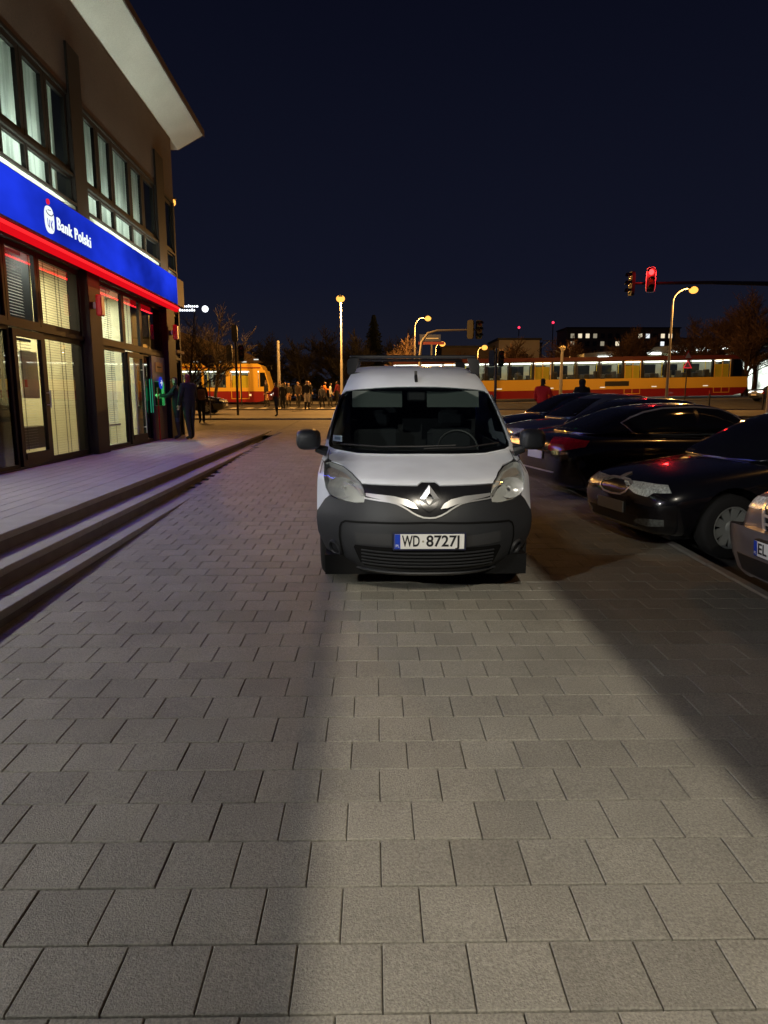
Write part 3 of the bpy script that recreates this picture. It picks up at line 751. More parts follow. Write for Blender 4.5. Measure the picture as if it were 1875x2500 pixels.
def sym(half):      # half outline from the centre line out and back, x >= 0
    return half + [(-x, z) for x, z in reversed(half) if x > 1e-6]
VO = (.403, 4.93, gz(4.93))
van = empty('white_van', VO, (math.atan(SLOPE), 0, 0))
tag(van, 'white delivery van with dark grey bumper and roof bars parked head on in the square', 'van')
VW = mat('van_white_paint', (.80, .84, .90), rough=.28, coat=.6, var=.07, vscale=4)
VB = mat('van_bumper_plastic', (.024, .026, .029), rough=.5, fine=.15, fscale=400, bump=.12, bscale=500)
VG = mat('van_gloss_black', (.012, .012, .014), rough=.22)
VI = mat('van_interior', (.020, .020, .022), rough=.8)
def vpanel(name, poly, m, off=0.0, step=.04, parent=van, skirt=.012, holes=None):
    me = poly_patch(poly, step, van_pt(off), skirt, holes); return link(name, me, m, parent)
screen = [(0, 1.602), (.20, 1.600), (.40, 1.590), (.60, 1.572), (.685, 1.558), (.722, 1.53), (.742, 1.48), (.765, 1.40), (.793, 1.28), (.812, 1.18), (.824, 1.10), (.815, 1.072), (.76, 1.054), (.56, 1.034), (.30, 1.034), (0, 1.036)]
# roof + pillars in one skin round the windscreen
skin_half = [(0, 1.829)]
zs = [1.829, 1.815, 1.80, 1.78, 1.75, 1.72, 1.66, 1.60, 1.5, 1.4, 1.3, 1.2, 1.1, 1.03, .98]
skin_half += [(v_half(z), z) for z in zs] + [(.838, .975), (.822, .985), (.815, 1.0), (.813, 1.03), (.81, 1.046), (.76, 1.043), (.56, 1.024), (.30, 1.024), (0, 1.026)]
vpanel('roof', sym(skin_half), VW, 0.0, (.06, .02), holes=[sym(screen)])
vpanel('bonnet', sym([(0, 1.022), (.30, 1.020), (.56, 1.020), (.76, 1.039), (.805, 1.042), (.809, 1.0), (.80, .982), (.752, .974), (.664, .962), (.585, .933), (.515, .890), (.505, .876), (.30, .880), (.085, .880), (.050, .903), (0, .903)]), VW, .003, (.05, .012))
for sg in (1, -1):
    f_ = [(.838, .968), (.870, .975)]+[(v_half(z)-.0005, z) for z in (.975, .9, .83, .75, .68, .62)]+[(.866, .612), (.80, .715), (.765, .752), (.80, .80), (.82, .876), (.828, .93)]
    f_ = f_[:1]+f_[2:]
    vpanel('wing', f_ if sg > 0 else mir(f_), VW, .001, .03)
for sg in (1, -1):
    vpanel('bonnet_seam', strip([(sg*x, z) for x, z in ((.8115, 1.043), (.8125, 1.012), (.806, .981), (.775, .974))], .007), M['black'], .0045, .02, skirt=0)
    vpanel('wing_seam', strip([(sg*x, z) for x, z in ((.842, .968), (.852, .955), (.855, .90))], .005), M['black'], .003, .02, skirt=0)
# windscreen glass, with a dark ceramic border
vpanel('windscreen', sym(screen), M['glassd'] if False else glass('windscreen_glass', (.48, .53, .53), 0.0, 1.0), -.004, .08, skirt=0)
inner = [(0, 1.578), (.40, 1.567), (.60, 1.551), (.668, 1.538), (.700, 1.512), (.722, 1.46), (.745, 1.38), (.772, 1.27), (.79, 1.18), (.799, 1.115), (.785, 1.095), (.56, 1.068), (.30, 1.066), (0, 1.067)]
vpanel('windscreen_border', sym(screen), VG, -.010, .06, skirt=0, holes=[sym(inner)])
# bumper, grille, chrome
line2 = [(0, .655), (.045, .658), (.085, .672), (.125, .692), (.158, .713), (.195, .733), (.24, .752), (.30, .764), (.40, .772), (.475, .778)]
bump = [(0, .655)]+line2[1:]+[(.482, .742), (.545, .730), (.68, .733), (.76, .752), (.80, .715), (.868, .610)]+[(v_half(z), z) for z in (.56, .50, .45)]+[(.835, .40), (.80, .33), (.745, .25), (.68, .195), (.55, .168), (.30, .16), (0, .16)]
bp = vpanel('bumper', sym(bump), VB, .009, .035, skirt=.05)
gr = vpanel('grille', sym([(0, .900), (.046, .900), (.080, .877), (.30, .877), (.503, .873), (.489, .83), (.478, .782)]+[(x, z+.004) for x, z in reversed(line2)]), VG, -.004, .03)
CH = mat('satin_chrome', (.74, .74, .72), rough=.30, metal=.7)
wing = [(.468, .810), (.36, .806), (.26, .800), (.16, .780), (.110, .752), (.082, .715), (.135, .722), (.205, .745), (.30, .766), (.40, .780), (.466, .789)]
for sg in (1, -1): vpanel('chrome_wing', wing if sg > 0 else mir(wing), CH, .014, .03, gr, skirt=.02)
vpanel('chrome_line', strip([(-x, z-.004) for x, z in reversed(line2[1:])]+[(x, z-.004) for x, z in line2], .011), CH, .020, .03, gr, skirt=.012)
vpanel('badge_plate', [(.0, .885), (.05, .872), (.09, .80), (.05, .725), (0, .690), (-.05, .725), (-.09, .80), (-.05, .872)], VG, .010, .05, gr)
# rhombus badge: a folded diamond ring
bd = B(); o_ = [(0, .098), (.072, 0), (0, -.098), (-.072, 0)]; i_ = [(0, .048), (.034, 0), (0, -.048), (-.034, 0)]
yb = van_y(0, .80)
for k in range(4):
    a, b2, c_, d_ = o_[k], o_[(k+1) % 4], i_[(k+1) % 4], i_[k]
    bd.add([(a[0], yb-.022, .793+a[1]), (b2[0], yb-.022, .793+b2[1]), (c_[0], yb-.040, .793+c_[1]), (d_[0], yb-.040, .793+d_[1]),
            (a[0], yb+.02, .793+a[1]), (b2[0], yb+.02, .793+b2[1]), (c_[0], yb+.02, .793+c_[1]), (d_[0], yb+.02, .793+d_[1])],
           [(0, 1, 2, 3), (0, 4, 5, 1), (3, 2, 6, 7)])
bd.build('badge', mat('badge_chrome', (.80, .80, .80), rough=.32, metal=.55), gr)
# bumper details
gro = [(.676, .20), (.648, .32), (.664, .40), (.672, .464), (.668, .535), (.655, .568), (.625, .588), (.40, .606), (0, .620)]
vpanel('bumper_groove', strip([(-x, z) for x, z in gro]+[(x, z) for x, z in reversed(gro[:-1])], .015), mat('deep_black', (.003, .003, .003), rough=.7, spec=.2), .0125, .03, bp, skirt=0)
vpanel('intake', sym([(0, .432), (.548, .420), (.56, .40), (.51, .275), (.48, .252), (0, .244)]), mat('deep_black', (.003, .003, .003), rough=.7, spec=.2), .014, .05, bp, skirt=0)
for z in (.275, .303, .331, .359, .387):
    vpanel('intake_slat', strip([(-.50, z), (-.25, z), (0, z), (.25, z), (.50, z)], .010), VB, .020, .06, bp, skirt=.012)
for x0, x1 in ((-.55, -.275), (.275, .55)):
    vpanel('bumper_recess', [(x0, .515), (x1, .530), (x1, .440), (x0+.01, .432)], mat('van_bumper_dark', (.035, .036, .038), rough=.6), .0145, .04, bp, skirt=0)
vpanel('bumper_lip', strip([(-.62, .205), (-.3, .20), (0, .20), (.3, .20), (.62, .205)], .022), VB, .026, .05, bp, skirt=.02)
for sg in (1, -1):
    cx_, cz_ = .711*sg, .352; fn = van_pt(.012); p, n_ = fn(cx_, cz_)
    rng = B(); 
    def ringpts(r, h): 
        u = Vector((1, 0, 0)); u = (u-n_*u.dot(n_)).normalized(); w = n_.cross(u)
        return [p+u*r*math.cos(2*math.pi*k/20)+w*r*math.sin(2*math.pi*k/20)+n_*h for k in range(20)]
    prof = [(.074, -.03), (.070, .010), (.060, .014), (.050, .006), (.046, -.02)]
    for i, (r, h) in enumerate(prof[:-1]):
        A_ = ringpts(*prof[i]); Bb = ringpts(*prof[i+1]); rng.add(A_+Bb, [(k, (k+1) % 20, 20+(k+1) % 20, 20+k) for k in range(20)])
    fr = rng.build('fog_lamp_ring', VB, bp, smooth=True)
    d_ = B(); c0 = ringpts(.048, -.004); d_.add(c0, [tuple(range(20))]); d_.build('fog_lamp_blank', M['black'], fr)
# number plate
py = van_y(0, .478)-.026
pl = empty('number_plate'); pl.parent = van
B().box(-.272, .272, py+.004, py+.016, .412, .546, ch=.004).build('plate_holder', mat('plate_holder', (.015, .018, .05), rough=.4), pl)
B().box(-.258, .258, py-.002, py+.003, .425, .537, ch=.001).build('plate', M['white'], pl)
B().box(-.2575, -.216, py-.003, py-.0005, .4255, .5365).build('plate_band', M['plateblue'], pl)
def plate_text(par, body, x, z, yy, h, sx, name='plate_lettering'):
    me = text_mesh(body, h/.70, .0006, bold=.0022, align='LEFT')      # sx is the width of the whole word
    x_ = [v.co.x for v in me.vertices]; k_ = sx/(max(x_)-min(x_))
    for v in me.vertices: v.co.x = (v.co.x-min(x_))*k_
    return letters(me, 'plate_letter', M['platetext'], par, (x, yy, z), (R(90), 0, 0))
plate_text(pl, 'WD', -.205, .481, py-.0035, .082, .132); plate_text(pl, '8727J', -.024, .481, py-.0035, .082, .246)
me = text_mesh('PL', .030, .0005, align='CENTER'); letters(me, 'country_letter', M['white'], pl, (-.237, py-.0042, .448), (R(90), 0, 0))
B().lathe([(.001, 0), (.008, 0), (.008, .0005), (.001, .0005)], 'y', (-.048, py-.0037, .482), 10).build('plate_seal', mat('seal_gold', (.3, .28, .2), rough=.5), pl)
# headlights
HLp = [(.835, .962), (.80, .972), (.752, .968), (.668, .956), (.59, .928), (.522, .887), (.49, .833), (.480, .781), (.487, .745), (.553, .734), (.68, .737), (.757, .757), (.797, .80), (.818, .876), (.828, .93)]
refl = mat('headlight_reflector', (.80, .81, .80), rough=.22, metal=.45)
for sg in (1, -1):
    P_ = HLp if sg > 0 else mir(HLp)
    hl = vpanel('headlight', P_, mat('headlight_shell', (.62, .63, .61), rough=.35, metal=.15), -.052, .03, skirt=-.05)
    vpanel('lens', P_, M['clear'], .006, .03, hl, skirt=.01)
    # bowl reflector: a shallow dish with bulb, following the lamp opening
    cx_, cz_ = .655*sg, .825; yb = van_y(cx_, cz_)
    bw = B(); dirv = Vector((.35*sg, -1, .05)).normalized(); u = Vector((0, 0, 1)).cross(dirv).normalized(); w = dirv.cross(u); c0 = Vector((cx_, yb+.05, cz_))
    prof = [(.012, .0), (.045, .008), (.085, .030), (.105, .055)]; n = 24; rings = []
    for r, h in prof: rings.append([c0+u*r*math.cos(2*math.pi*k/n)*1.12+w*r*math.sin(2*math.pi*k/n)*.80+dirv*(h-.02) for k in range(n)])
    bw.add([q for r_ in rings for q in r_], [(i*n+k, i*n+(k+1) % n, (i+1)*n+(k+1) % n, (i+1)*n+k) for i in range(len(prof)-1) for k in range(n)])
    bw.build('reflector', refl, hl, smooth=True, recalc=False)
    B().tube([c0+dirv*.0, c0+dirv*.03], [.013, .009], 10).build('bulb', mat('bulb_glass', (.8, .8, .8), rough=.1), hl, smooth=True)
    # indicator chamber above the bowl
    ind = [(.80, .955), (.75, .956), (.67, .942), (.60, .915), (.66, .912), (.76, .918), (.815, .925)]
    vpanel('indicator', ind if sg > 0 else mir(ind), mat('indicator_reflector', (.55, .47, .38), rough=.3, metal=.2), -.028, .03, hl, skirt=.01)
    vpanel('lamp_bezel', strip([(x*sg, z) for x, z in ((.80, .90), (.74, .905), (.64, .895), (.56, .86), (.515, .80))], .012), CH, -.020, .03, hl, skirt=.02)
# body behind the front skin
side = B(); zz = [.20, .30, .45, .60, .62, .75, .90, 1.03, 1.15, 1.30, 1.45, 1.60, 1.72, 1.80, 1.83]
def ring_side(sg):
    rows = []
    for z in zz:
        w_ = v_half(z); ys = van_y(w_, z) if z > .61 else 1.24
        st = [max(ys, .0)+t*(4.10-ys) for t in (0, .08, .2, .4, .6, .8, .93, 1.0)]
        rows.append([(sg*(w_ if y < 3.9 else w_-.06*((y-3.9)/.2)**2), y+(.04 if z < 1 else 0)*0, z) for y in st])
    return rows
for sg in (1, -1):
    rows = ring_side(sg); n = len(rows[0])
    side.add([p for r_ in rows for p in r_], [(i*n+k, i*n+k+1, (i+1)*n+k+1, (i+1)*n+k) for i in range(len(rows)-1) for k in range(n-1)])
wt = v_half(1.83)
side.add([(-wt, 3.35, 1.83), (0, 3.2, 1.831), (wt, 3.35, 1.83), (wt-.06, 4.10, 1.83), (0, 4.10, 1.833), (-wt+.06, 4.10, 1.83)], [(0, 1, 4, 5), (1, 2, 3, 4)])
side.build('body', VW, van, smooth=True)
rear = [(v_half(z)-.06, z) for z in zz]
B().prism([(x, z) for x, z in rear]+[(-x, z) for x, z in reversed(rear)], 'y', 4.08, 4.14).build('rear_door', VW, van)
B().box(-.80, .80, .30, 4.0, .14, .30).build('underbody', mat('deep_black', (.003, .003, .003), rough=.7, spec=.2), van)
arch = B()
for sg in (1, -1): arch.box(min(sg*.56, sg*.905), max(sg*.56, sg*.905), 1.18, 1.24, .16, .66); arch.box(min(sg*.54, sg*.56), max(sg*.54, sg*.56), .35, 1.24, .16, .66); arch.box(min(sg*.56, sg*.86), max(sg*.56, sg*.86), .55, 1.18, .63, .66)
al = arch.build('arch_liner', M['black'], van); tag(al, kind='stuff')
# wheels
def wheel_mesh(r, w, spokes, rim_r):
    t = B(); t.lathe([(rim_r, -w/2), (r-.03, -w/2), (r-.008, -w/2+.02), (r, -w/2+.05), (r, w/2-.05), (r-.008, w/2-.02), (r-.03, w/2), (rim_r, w/2)], 'x', n=36)
    return t
def wheel(par, x, y, r, w, out, spokes=8, cover=True, name='wheel'):
    """out = +1 / -1: which way the outer face looks along x"""
    e_ = empty(name); e_.parent = par; e_.location = (x, y, r)
    t = B(); rr = r*.66
    t.lathe([(rr, -w/2), (r-.035, -w/2), (r-.010, -w/2+.018), (r, -w/2+.05), (r, w/2-.05), (r-.010, w/2-.018), (r-.035, w/2), (rr, w/2)], 'x', n=40)
    t.f = t.f[:-2]; t.mi = t.mi[:-2]                 # open in the middle, the rim sits there
    t.build('tyre', M['rubber'], e_, smooth=True)
    d = B(); s = out
    d.lathe([(rr, s*(w/2-.10)), (rr, s*(w/2-.012)), (rr-.018, s*(w/2-.006)), (rr-.022, s*(w/2-.03))], 'x', n=40); d.f = d.f[:-2]; d.mi = d.mi[:-2]
    rimo = d.build('rim', mat('wheel_cover_silver', (.26, .275, .265), rough=.38, metal=.15), e_, smooth=True)
    B().lathe([(.001, s*(w/2-.075)), (rr, s*(w/2-.075)), (rr, s*(w/2-.09)), (.001, s*(w/2-.09))], 'x', n=32).build('brake_disc', M['black'], e_)
    for k in range(spokes):
        a = 2*math.pi*k/spokes; hw0, hw1 = .030, rr*math.pi/spokes*.62
        def P_(rad, off, dx): 
            return (s*dx, rad*math.cos(a)-off*math.sin(a), rad*math.sin(a)+off*math.cos(a))
        b = B(); vs = []
        for dx0, dx1 in ((w/2-.035, w/2-.016), (w/2-.06, w/2-.04)):
            vs += [P_(.05, -hw0, dx0), P_(.05, hw0, dx0), P_(rr-.015, hw1, dx1), P_(rr-.015, -hw1, dx1)]
        b.add(vs, [(0, 1, 2, 3), (4, 7, 6, 5), (0, 4, 5, 1), (1, 5, 6, 2), (2, 6, 7, 3), (3, 7, 4, 0)])
        b.build('spoke', mat('wheel_cover_silver'), rimo)
    B().lathe([(.001, s*(w/2-.02)), (.05, s*(w/2-.022)), (.062, s*(w/2-.032)), (.062, s*(w/2-.07))], 'x', n=20).build('hub_cap', mat('wheel_cover_silver'), rimo, smooth=True)
    return e_
for sg in (1, -1):
    wheel(van, sg*.765, .86, .315, .19, sg); wheel(van, sg*.765, 3.55, .315, .19, sg)
# mirrors, wiper, aerial, roof bars
for sg in (1, -1):
    mo = B(); prof = cap(0, 0, .108, .092, 18, 3.2); rings = []
    for t, sc in ((-.11, .55), (-.095, .80), (-.06, .95), (0, 1.0), (.05, .97), (.065, .90)):
        rings.append([(sg*.985+x*sc, 1.06+t, 1.148+z*sc) for x, z in prof])
    n = len(prof); mo.add([q for r_ in rings for q in r_], [(i*n+k, i*n+(k+1) % n, (i+1)*n+(k+1) % n, (i+1)*n+k) for i in range(len(rings)-1) for k in range(n)]+[tuple(range(n)), tuple((len(rings)-1)*n+k for k in range(n))])
    mi_ = mo.build('mirror', VB, van, smooth=True)
    B().tube([(sg*.92, 1.06, 1.07), (sg*.83, 1.08, 1.04)], [.035, .045], 8).build('mirror_arm', VB, mi_, smooth=True)
wp = B()
pth = [(-.70, 1.085), (-.35, 1.075), (0, 1.078), (.30, 1.085)]
wp.tube([van_pt(.018)(x, z)[0] for x, z in pth], .008, 6); w1 = wp.build('wiper', M['black'], van, smooth=True)
B().tube([van_pt(.018)(x, z)[0] for x, z in ((.02, 1.062), (.40, 1.068), (.70, 1.095))], .008, 6).build('wiper', M['black'], van, smooth=True)
ax = van_pt(0)(.0, 1.655)[0]
ant = B(); ant.prism([(ax.y-.05, ax.z-.012), (ax.y+.07, ax.z-.004), (ax.y+.075, ax.z+.025), (ax.y+.06, ax.z+.095), (ax.y+.045, ax.z+.06), (ax.y-.02, ax.z+.02)], 'x', -.014, .014); ant.build('aerial', M['black'], van)
for yb_ in (2.35, 3.5):
    rb = B().box(-.66, .66, yb_-.03, yb_+.03, 1.885, 1.918, ch=.01).build('roof_bar', M['black'], van)
    for sg in (1, -1):
        B().prism([(sg*.655, 1.70), (sg*.60, 1.76), (sg*.57, 1.885), (sg*.66, 1.885), (sg*.69, 1.86), (sg*.69, 1.73)], 'y', yb_-.04, yb_+.04).build('bar_foot', M['black'], rb)
# cabin
B().prism([(.97, .98), (1.35, 1.03), (1.55, .98), (1.6, .6), (1.0, .6)], 'x', -.80, .80).build('dashboard', VI, van)
B().box(-.66, .66, 2.30, 2.36, .5, 1.74).build('bulkhead', VI, van)
B().box(-.74, .74, 1.0, 2.3, .45, .50).build('cabin_floor', VI, van)
for sg in (1, -1):
    seat = B().box(sg*.38-.24, sg*.38+.24, 2.05, 2.2, .6, 1.18, ch=.05).build('seat', mat('seat_cloth', (.035, .037, .04), rough=.9), van)
    B().box(sg*.38-.13, sg*.38+.13, 2.09, 2.17, 1.20, 1.36, ch=.04).build('headrest', mat('seat_cloth'), seat)
    # sun visors
    x0, x1 = (.10, .60) if sg > 0 else (-.62, -.14)
    B().prism([(1.735, 1.560), (1.75, 1.560), (1.70, 1.405), (1.685, 1.405)], 'x', x0, x1).build('sun_visor', mat('visor_cloth', (.11, .13, .12), rough=.8), van)
    # door card and its window frame, seen through the windscreen
    B().box(min(sg*.73, sg*.76), max(sg*.73, sg*.76), 1.35, 2.28, .5, 1.08).build('door_card', VI, van)
    sw = [(1.30, 1.13), (2.15, 1.11), (2.15, 1.52), (1.72, 1.52)]
    g_ = B(); g_.add([(sg*(v_half(z)+.004), y, z) for y, z in sw], [(0, 1, 2, 3)]); g_.build('door_window', mat('car_window', (.008, .009, .010), rough=.06), van)
B().box(-.09, .09, 1.70, 1.74, 1.46, 1.555, ch=.02).build('rear_view_mirror', mat('mirror_back', (.03, .03, .032), rough=.5), van)
stw = B(); c0 = Vector((.38, 1.50, 1.02)); tl_ = R(28)
stw.tube([c0+Vector((.19*math.cos(a), .19*math.sin(a)*math.sin(tl_), .19*math.sin(a)*math.cos(tl_))) for a in [2*math.pi*k/28 for k in range(29)]], .015, 8, cap=False)
sw_ = stw.build('steering_wheel', mat('wheel_leather', (.03, .03, .032), rough=.45), van, smooth=True)
B().box(.20, .56, 1.49, 1.52, 1.0, 1.05, ch=.01).build('steering_spoke', VI, sw_)
stk = vpanel('windscreen_sticker', [(-.785, 1.165), (-.70, 1.160), (-.697, 1.112), (-.783, 1.117)], mat('sticker_white', (.55, .68, .64), rough=.5), .003, .05, skirt=0)
vpanel('sticker_print', strip([(-.768, 1.138), (-.715, 1.136)], .022), mat('sticker_print', (.16, .26, .26), rough=.5), .0045, .05, stk, skirt=0)

# ================================================================== PARKED CARS
CARGLASS = mat('car_window', (.008, .009, .010), rough=.06)
def paint(name, col, metal=.0, rough=.22): return mat(name, col, rough=rough, metal=metal, coat=1.0)
def make_car(name, loc, heading, pt, st, gh, wheels, wr, label, cat='car', spokes=9):
    """st: stations (y, zlow, wl, zmid, wm, zsh, wsh, ztop); gh: greenhouse (y, zbase, wbase, ztop, wtop); front looks along local -Y"""
    root = empty(name, loc, (0, 0, heading)); tag(root, label, cat)
    def loft(rings, closed_caps=True):
        n = len(rings[0]); b = B(); b.add([p for r_ in rings for p in r_], [(i*n+k, i*n+(k+1) % n, (i+1)*n+(k+1) % n, (i+1)*n+k) for i in range(len(rings)-1) for k in range(n)])
        b.add([], []); b.f.append(tuple(range(n-1, -1, -1))); b.mi.append(0); b.f.append(tuple((len(rings)-1)*n+k for k in range(n))); b.mi.append(0)
        return b
    rings = []
    for (y, zl, wl_, zm, wm, zs_, ws, zt) in st:
        cr = zt-zs_
        half = [(wl_*.8, zl), (wl_, zl+.06), (wm, zm), (wm*.995, (zm+zs_)/2), (ws, zs_), (ws*.86, zs_+cr*.62), (ws*.5, zt-cr*.1)]
        rings.append([(x, y, z) for x, z in half]+[(0, y, zt)]+[(-x, y, z) for x, z in reversed(half)]+[(0, y, zl)])
    bo = loft(rings).build('body', pt, root)
    m_ = bo.modifiers.new('s', 'SUBSURF'); m_.levels = m_.render_levels = 2
    cut = B()
    for wy in wheels:
        for sg in (1, -1): cut.lathe([(wr+.055, sg*.55), (wr+.055, sg*1.2)], 'x', (0, wy, wr+.015), 28)
    co = cut.build('cutter', pt, root)
    bm_ = bo.modifiers.new('b', 'BOOLEAN'); bm_.operation = 'DIFFERENCE'; bm_.object = co; bm_.solver = 'EXACT'
    bpy.context.view_layer.update(); me = apply_mods(bo); bpy.data.objects.remove(co)
    for p in me.polygons: p.use_smooth = True
    me.set_sharp_from_angle(angle=R(38))
    rings = []
    for (y, zb, wb, zt, wt_) in gh:
        h = zt-zb; half = [(wb, zb-.03), (wb*.55+wt_*.45+.012, zb+h*.5), (wt_+.02, zt-h*.12-.012), (wt_*.84, zt-.012), (wt_*.45, zt)]
        rings.append([(x, y, z) for x, z in half]+[(0, y, zt+.006)]+[(-x, y, z) for x, z in reversed(half)]+[(0, y, zb-.03)])
    go = loft(rings).build('roof', pt, root, smooth=True)
    m_ = go.modifiers.new('s', 'SUBSURF'); m_.levels = m_.render_levels = 2
    bpy.context.view_layer.update(); apply_mods(go)
    for p in go.data.polygons: p.use_smooth = True
    bm = bmesh.new(); bm.from_mesh(bo.data); bm.from_mesh(go.data); bvh = BVHTree.FromBMesh(bm); bm.free()
    root['_'] = 0; del root['_']
    def proj(view, off):
        d = {'front': Vector((0, 1, 0)), 'rear': Vector((0, -1, 0)), 'left': Vector((1, 0, 0)), 'right': Vector((-1, 0, 0)),
             'fl': Vector((.72, .69, 0)), 'rr': Vector((-.6, -.8, 0)), 'top': Vector((0, 0, -1))}[view] if isinstance(view, str) else view
        def fn(a, b):
            if view == 'front': o = Vector((a, -2, b))
            elif view == 'rear': o = Vector((a, 8, b))
            elif view == 'left': o = Vector((-3, a, b))
            elif view == 'right': o = Vector((3, a, b))
            else:
                u = Vector((-d.y, d.x, 0)).normalized(); o = Vector((0, .9 if d.y > 0 else 4.0, 0))+u*a+Vector((0, 0, b))-d*3
            hit, nrm, _, _ = bvh.ray_cast(o, d)
            if hit is None:
                hit, nrm, _, _ = bvh.find_nearest(o+d*2.2)
            if nrm.dot(d) > 0: nrm = -nrm
            return hit+nrm*off, nrm
        return fn
    def decal(name_, view, poly, m, off=.004, step=.05, parent=None, skirt=.006):
        return link(name_, poly_patch(poly, step, proj(view, off), skirt), m, parent or root)
    for wy in wheels:
        for sg in (1, -1):
            wheel(root, sg*(max(s_[4] for s_ in st)-.125), wy, wr, .205, sg, spokes)
    B().box(-.62, .62, wheels[0]-.5, wheels[1]+.45, .17, .30).build('underbody', M['black'], root)
    return root, decal, proj, bvh

def sedan_stations(L, k=1.0):
    return [(0.0, .36, .40, .47, .50, .56, .46, .62), (.05, .24, .62, .48, .70, .64, .63, .71), (.22, .19, .77, .50, .84, .71, .77, .80), (.55, .18, .83, .52, .895, .77, .83, .87),
            (1.1, .18, .85, .55, .91, .84, .85, .935), (1.45, .18, .86, .56, .912, .90, .86, .97), (2.2, .18, .865, .57, .914, .93, .87, .985), (3.2, .18, .865, .58, .912, .95, .865, 1.0),
            (3.8, .19, .86, .60, .905, .96, .85, 1.01), (L-.45, .21, .84, .62, .89, .96, .83, 1.02), (L-.16, .26, .78, .63, .85, .92, .79, .99), (L-.03, .33, .66, .62, .74, .84, .69, .90), (L, .42, .5, .60, .58, .76, .52, .80)]
def sedan_house(L, top=1.46):
    return [(1.18, .93, .74, .955, .60), (1.50, .94, .78, 1.12, .62), (2.05, .96, .81, top-.05, .60), (2.45, .97, .82, top, .60), (3.0, .98, .815, top-.01, .60), (3.5, .985, .80, top-.08, .57), (L-.85, .99, .77, 1.20, .55), (L-.42, 1.0, .72, 1.035, .50)]
TH = R(-80)
def car_details(dec, root, L, top=1.46, chrome=True, face='left'):
    dec('windscreen', 'front', [(-.56, 1.385), (.56, 1.385), (.70, 1.0), (.40, .985), (-.40, .985), (-.70, 1.0)], CARGLASS, .004, .06)
    dec('rear_window', 'rear', [(-.50, 1.36), (.50, 1.36), (.60, 1.075), (-.60, 1.075)], CARGLASS, .004, .06)
    for sd in ('left', 'right'):
        for nm, poly in (('front_window', [(1.62, 1.02), (2.0, 1.27), (2.22, 1.345), (2.58, 1.37), (2.60, 1.02)]), ('rear_side_window', [(2.66, 1.02), (2.64, 1.37), (3.1, 1.355), (3.45, 1.29), (3.72, 1.17), (3.60, 1.05), (3.5, 1.025)])):
            w_ = dec(nm, sd, poly, CARGLASS, .003, .06)
        if chrome:
            path = [(1.58, 1.005), (2.2, 1.0), (3.0, 1.0), (3.55, 1.008), (3.66, 1.05), (3.78, 1.17), (3.62, 1.245), (3.4, 1.32), (3.1, 1.375), (2.6, 1.392), (2.2, 1.367), (1.98, 1.29), (1.58, 1.005)]
            dec('window_trim', sd, strip(path, .016), CH, .006, .08, skirt=.004)
        for y_ in (2.45, 3.35): dec('door_handle', sd, strip([(y_, .88), (y_+.20, .885)], .028), mat('black_gloss_handle', (.02, .02, .022), rough=.2), .022, .06, skirt=.02)
        for y_ in (1.55, 2.62, 3.55): dec('door_seam', sd, strip([(y_, .95), (y_+.01, .6), (y_+.03, .28)], .007), M['black'], .0015, .06, skirt=0)
        mx = 1 if sd == 'right' else -1
        mb = B(); mb.sphere((mx*.97, 1.82, 1.03), .1, 12, sc=(1.1, .55, .72)); mm = mb.build('door_mirror', root.children[0].data.materials[0], root, smooth=True)
        B().tube([(mx*.93, 1.84, 1.0), (mx*.82, 1.86, .96)], .03, 6).build('mirror_stalk', M['black'], mm)
BLACKP = paint('black_car_paint', (.006, .006, .008))
NAVY = paint('navy_car_paint', (.012, .016, .035))
GREYB = paint('blue_grey_car_paint', (.10, .13, .19), metal=.5, rough=.3)
LENS = mat('lamp_lens_bright', (.72, .76, .74), rough=.25, metal=.15, fine=.6, fscale=55)
LAMPC = M['clear']
TAIL = mat('tail_lamp_red', (.50, .008, .015), rough=.12, coat=1, fine=.5, fscale=60)

def front_face(dec, root, grille_poly, lamp_poly, fog_poly, plate=None, lensm=LENS):
    g = dec('grille', 'front', grille_poly, VG, .004, .04)
    dec('grille_trim', 'front', strip(grille_poly+[grille_poly[0]], .018), CH, .010, .05, g, .008)
    for v in ('left', 'right'):
        d = Vector((.72, .69, 0)) if v == 'left' else Vector((-.72, .69, 0))
        sg = 1 if v == 'left' else -1
        P2 = [(x*-sg*-1, z) for x, z in lamp_poly] if v == 'left' else [(-x, z) for x, z in reversed(lamp_poly)]
        h = dec('headlight', d, P2, lensm, .004, .03, None, .006)
        dec('headlight_lens', d, P2, LAMPC, .016, .04, h, .012)
        if fog_poly:
            F2 = fog_poly if v == 'left' else [(-x, z) for x, z in reversed(fog_poly)]
            f = dec('fog_lamp', d, F2, mat('fog_lamp_lens', (.25, .27, .26), rough=.2, metal=.6, fine=.4, fscale=40), .005, .03)
    s_ = dec('lower_intake', 'front', [(-.5, .40), (.5, .40), (.46, .29), (-.46, .29)], M['black'], .003, .05)
def number_plate(dec, root, view, z, lit, w=.26, m=None):
    p_ = dec('number_plate', view, [(-w, z-.057), (w, z-.057), (w, z+.057), (-w, z+.057)], m or M['white'], .02, .05, None, .015)
    return p_

